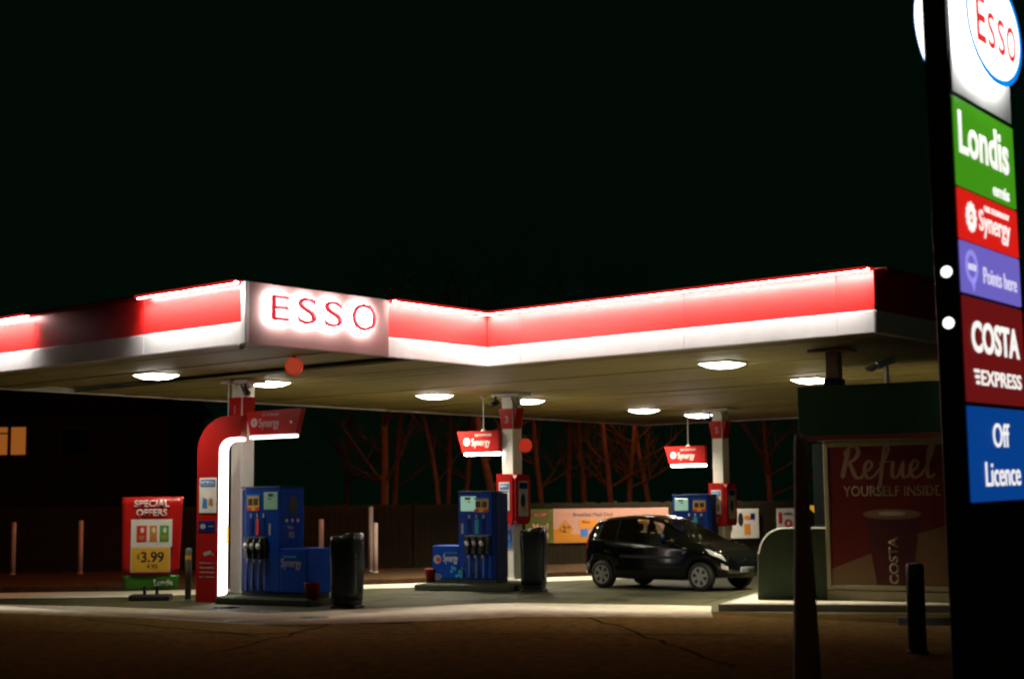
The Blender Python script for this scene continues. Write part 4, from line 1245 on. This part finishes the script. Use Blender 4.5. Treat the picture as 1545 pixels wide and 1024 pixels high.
text('lettering', 'COSTA', .15, -.0065, 2.8, .25, 'e_text', p, wd=1.17, bold=.03)
text('lettering', 'EXPRESS', .33, -.0065, 2.55, .12, 'e_text', p, wd=1.0, bold=.012)
for k in range(3): B().box(.17 + .02 * (2 - k), .29, -.0105, -.0065, 2.555 + .045 * k, 2.58 + .045 * k).build('stripe_mark', 'e_text', p)
p = ppanel(1.65, 2.38, 'e_blue')
text('lettering', 'Off', .545, -.0065, 2.07, .19, 'e_text', p, wd=.4, bold=.002)
text('lettering', 'Licence', .325, -.0065, 1.765, .19, 'e_text', p, wd=.86, bold=.002)
hp = B().box(0, 1.446, .0, .01, 4.82, 6.3, .003, 1).build('header_panel', 'white', py)
for sgn, y0, y1 in ((1, -.12, -.001), (-1, PT + .001, PT + .07)):
    ov = B().prism(ellipse(.725, 5.47, .7, .47, 64), min(y0, y1), max(y0, y1)).build('oval_sign', 'e_side' if sgn > 0 else 'e_white', py, False)
    yf = y0 if sgn > 0 else y1
    if sgn > 0:
        ring_prism(B(), .725, 5.47, .702, .472, .645, .42, -.1235, -.1205, 64).build('blue_ring', 'e_ring', ov)
        B().prism(ellipse(.725, 5.47, .644, .419, 64), -.1225, -.1205).build('oval_face', 'e_white', ov)
        for ch, x0, x1, z0, z1 in (('E', .27, .49, 5.27, 5.66), ('S', .54, .72, 5.27, 5.57), ('S', .79, .97, 5.27, 5.57), ('O', 1.02, 1.25, 5.27, 5.57)):
            text('letter', ch, x0, -.123, z0, z1 - z0, 'e_letter', ov, wd=x1 - x0, bold=.012)
    else:
        ring_prism(B(), .725, 5.47, .702, .472, .645, .42, PT + .0705, PT + .0735, 64).build('blue_ring', 'e_ring', ov)
for z in (3.41, 3.015):
    o = thing('bulkhead_light', 'round white light, %s on the narrow side of the sign pylon' % ('upper of two' if z > 3.2 else 'lower of two'), 'lamp', (3.45 - .03 * math.cos(PA) - .1 * math.sin(PA), 11.4 - .03 * math.sin(PA) + .1 * math.cos(PA), z), PA - math.pi / 2, 'round lights on the pylon side')
    B().cyl((0, 0, 0), (0, -.02, 0), .05, .05, 24).build('base_ring', 'black', o)
    B().cyl((0, -.021, 0), (0, -.03, 0), .044, .038, 24).build('glass', 'disc', o)

# ------------------------------------------------------------------ house and trees
hs = thing('brick_house', 'dark brick house far left with orange lit window', 'house', (-30, 70, 0), 0)
B().box(0, 14, 0, 8, 0, 6.2).build('wall', 'brick', hs)
B().prism([(-.4, 6.2), (14.4, 6.2), (14.4, 6.3), (12, 9.2), (2, 9.2), (-.4, 6.3)], -.4, 8.4).build('roof', 'rooftile', hs)
wn = B().box(5.7, 7.45, -.05, .05, 4.05, 5.42, .01, 1).build('window', 'frame', hs)
for x0, x1, z0, z1 in ((5.75, 6.5, 5.12, 5.37), (5.75, 6.5, 4.1, 5.05), (6.68, 7.35, 4.1, 5.37)):
    B().box(x0, x1, -.07, -.051, z0, z1).build('pane', 'window', wn)
wn2 = B().box(9.0, 10.3, -.05, .05, 4.05, 5.3, .01, 1).build('window', 'frame', hs)
B().box(9.05, 10.25, -.06, -.051, 4.1, 5.25).build('pane', 'darkglass', wn2)
def limb(bb, p, d, ln, r, depth, rr, nseg=5):
    pts, rads = [p], [r]
    for i in range(nseg):
        d = (d + Vector((rr.uniform(-.16, .16), rr.uniform(-.16, .16), rr.uniform(-.04, .1)))).normalized()
        p = p + d * ln / nseg
        pts.append(p)
        rads.append(r * (1 - .55 * (i + 1) / nseg))
    bb.tube(pts, rads, 6 if r > .03 else 4, False)
    if depth > 0:
        for k in range(4 if depth > 1 else 5):
            i = rr.randint(2, nseg)
            a = rr.uniform(0, 6.28)
            nd = (d * .7 + Vector((math.cos(a), math.sin(a), rr.uniform(.1, .7))) * .75).normalized()
            limb(bb, pts[i], nd, ln * rr.uniform(.5, .75), rads[i] * .6, depth - 1, rr, 4)
    return pts, rads
def tree(x, y, h, r, label, seed, stems=1, lean=0.0):
    rr = random.Random(seed)
    o = thing('bare_tree', label, 'tree', (x, y, 0), 0, 'bare trees behind the fence')
    tb, cbb = B(), B()
    for s_ in range(stems):
        p = Vector(((s_ - (stems - 1) / 2) * .35, rr.uniform(-.2, .2), 0))
        d = Vector(((s_ - (stems - 1) / 2) * .14 + lean, 0, 1)).normalized()
        pts, rads = [p], [r * 1.25]
        n = 10
        for i in range(n):
            d = (d + Vector((rr.uniform(-.09, .09), rr.uniform(-.06, .06), .06))).normalized()
            p = p + d * h / n
            pts.append(p)
            rads.append(r * (1 - .7 * (i + 1) / n))
        tb.tube(pts, rads, 8, False)
        for k in range(13):
            i = rr.randint(3, n)
            a = rr.uniform(0, 6.28)
            nd = Vector((math.cos(a), math.sin(a) * .7, rr.uniform(.2, 1.0))).normalized()
            limb(cbb, pts[i], nd, rr.uniform(1.0, 2.2), rads[i] * .5, 2, rr)
    tb.build('trunk', 'bark', o, True)
    cbb.build('crown', 'twig', o, True)
for i, (px, Y, h, r, st_, ln, lab) in enumerate([
        (577, 41, 7.5, .13, 1, -.03, 'bare tree with thick trunk midway between first and second columns'),
        (592, 43, 7, .09, 1, .02, 'slim bare tree just right of the thick trunked one'),
        (668, 42, 7.5, .08, 1, 0, 'slim straight bare tree left of the middle lane sign'),
        (683, 44, 8, .09, 2, .03, 'twin stemmed bare tree above the middle pump'),
        (744, 41, 7, .13, 1, 0, 'thick bare trunk just left of the second column'),
        (812, 42, 7, .1, 1, .05, 'bare tree right of the round red disc'),
        (868, 43, 8, .1, 2, 0, 'twin stemmed bare tree above the breakfast banner'),
        (930, 42, 7, .1, 2, .05, 'forked bare tree above the black car roof'),
        (981, 42, 8, .09, 1, 0, 'slim bare trunk left of the third lane sign'),
        (520, 45, 6, .08, 1, .05, 'thin bare tree nearest to the dark pump'),
        (1160, 43, 6, .1, 1, 0, 'dim bare tree right of the third column')]):
    Y += 1.0 if i < 5 else 4.0
    tree((px - 772) / 2268 * Y, Y, h, r * 1.1, lab, 40 + i, st_, ln)
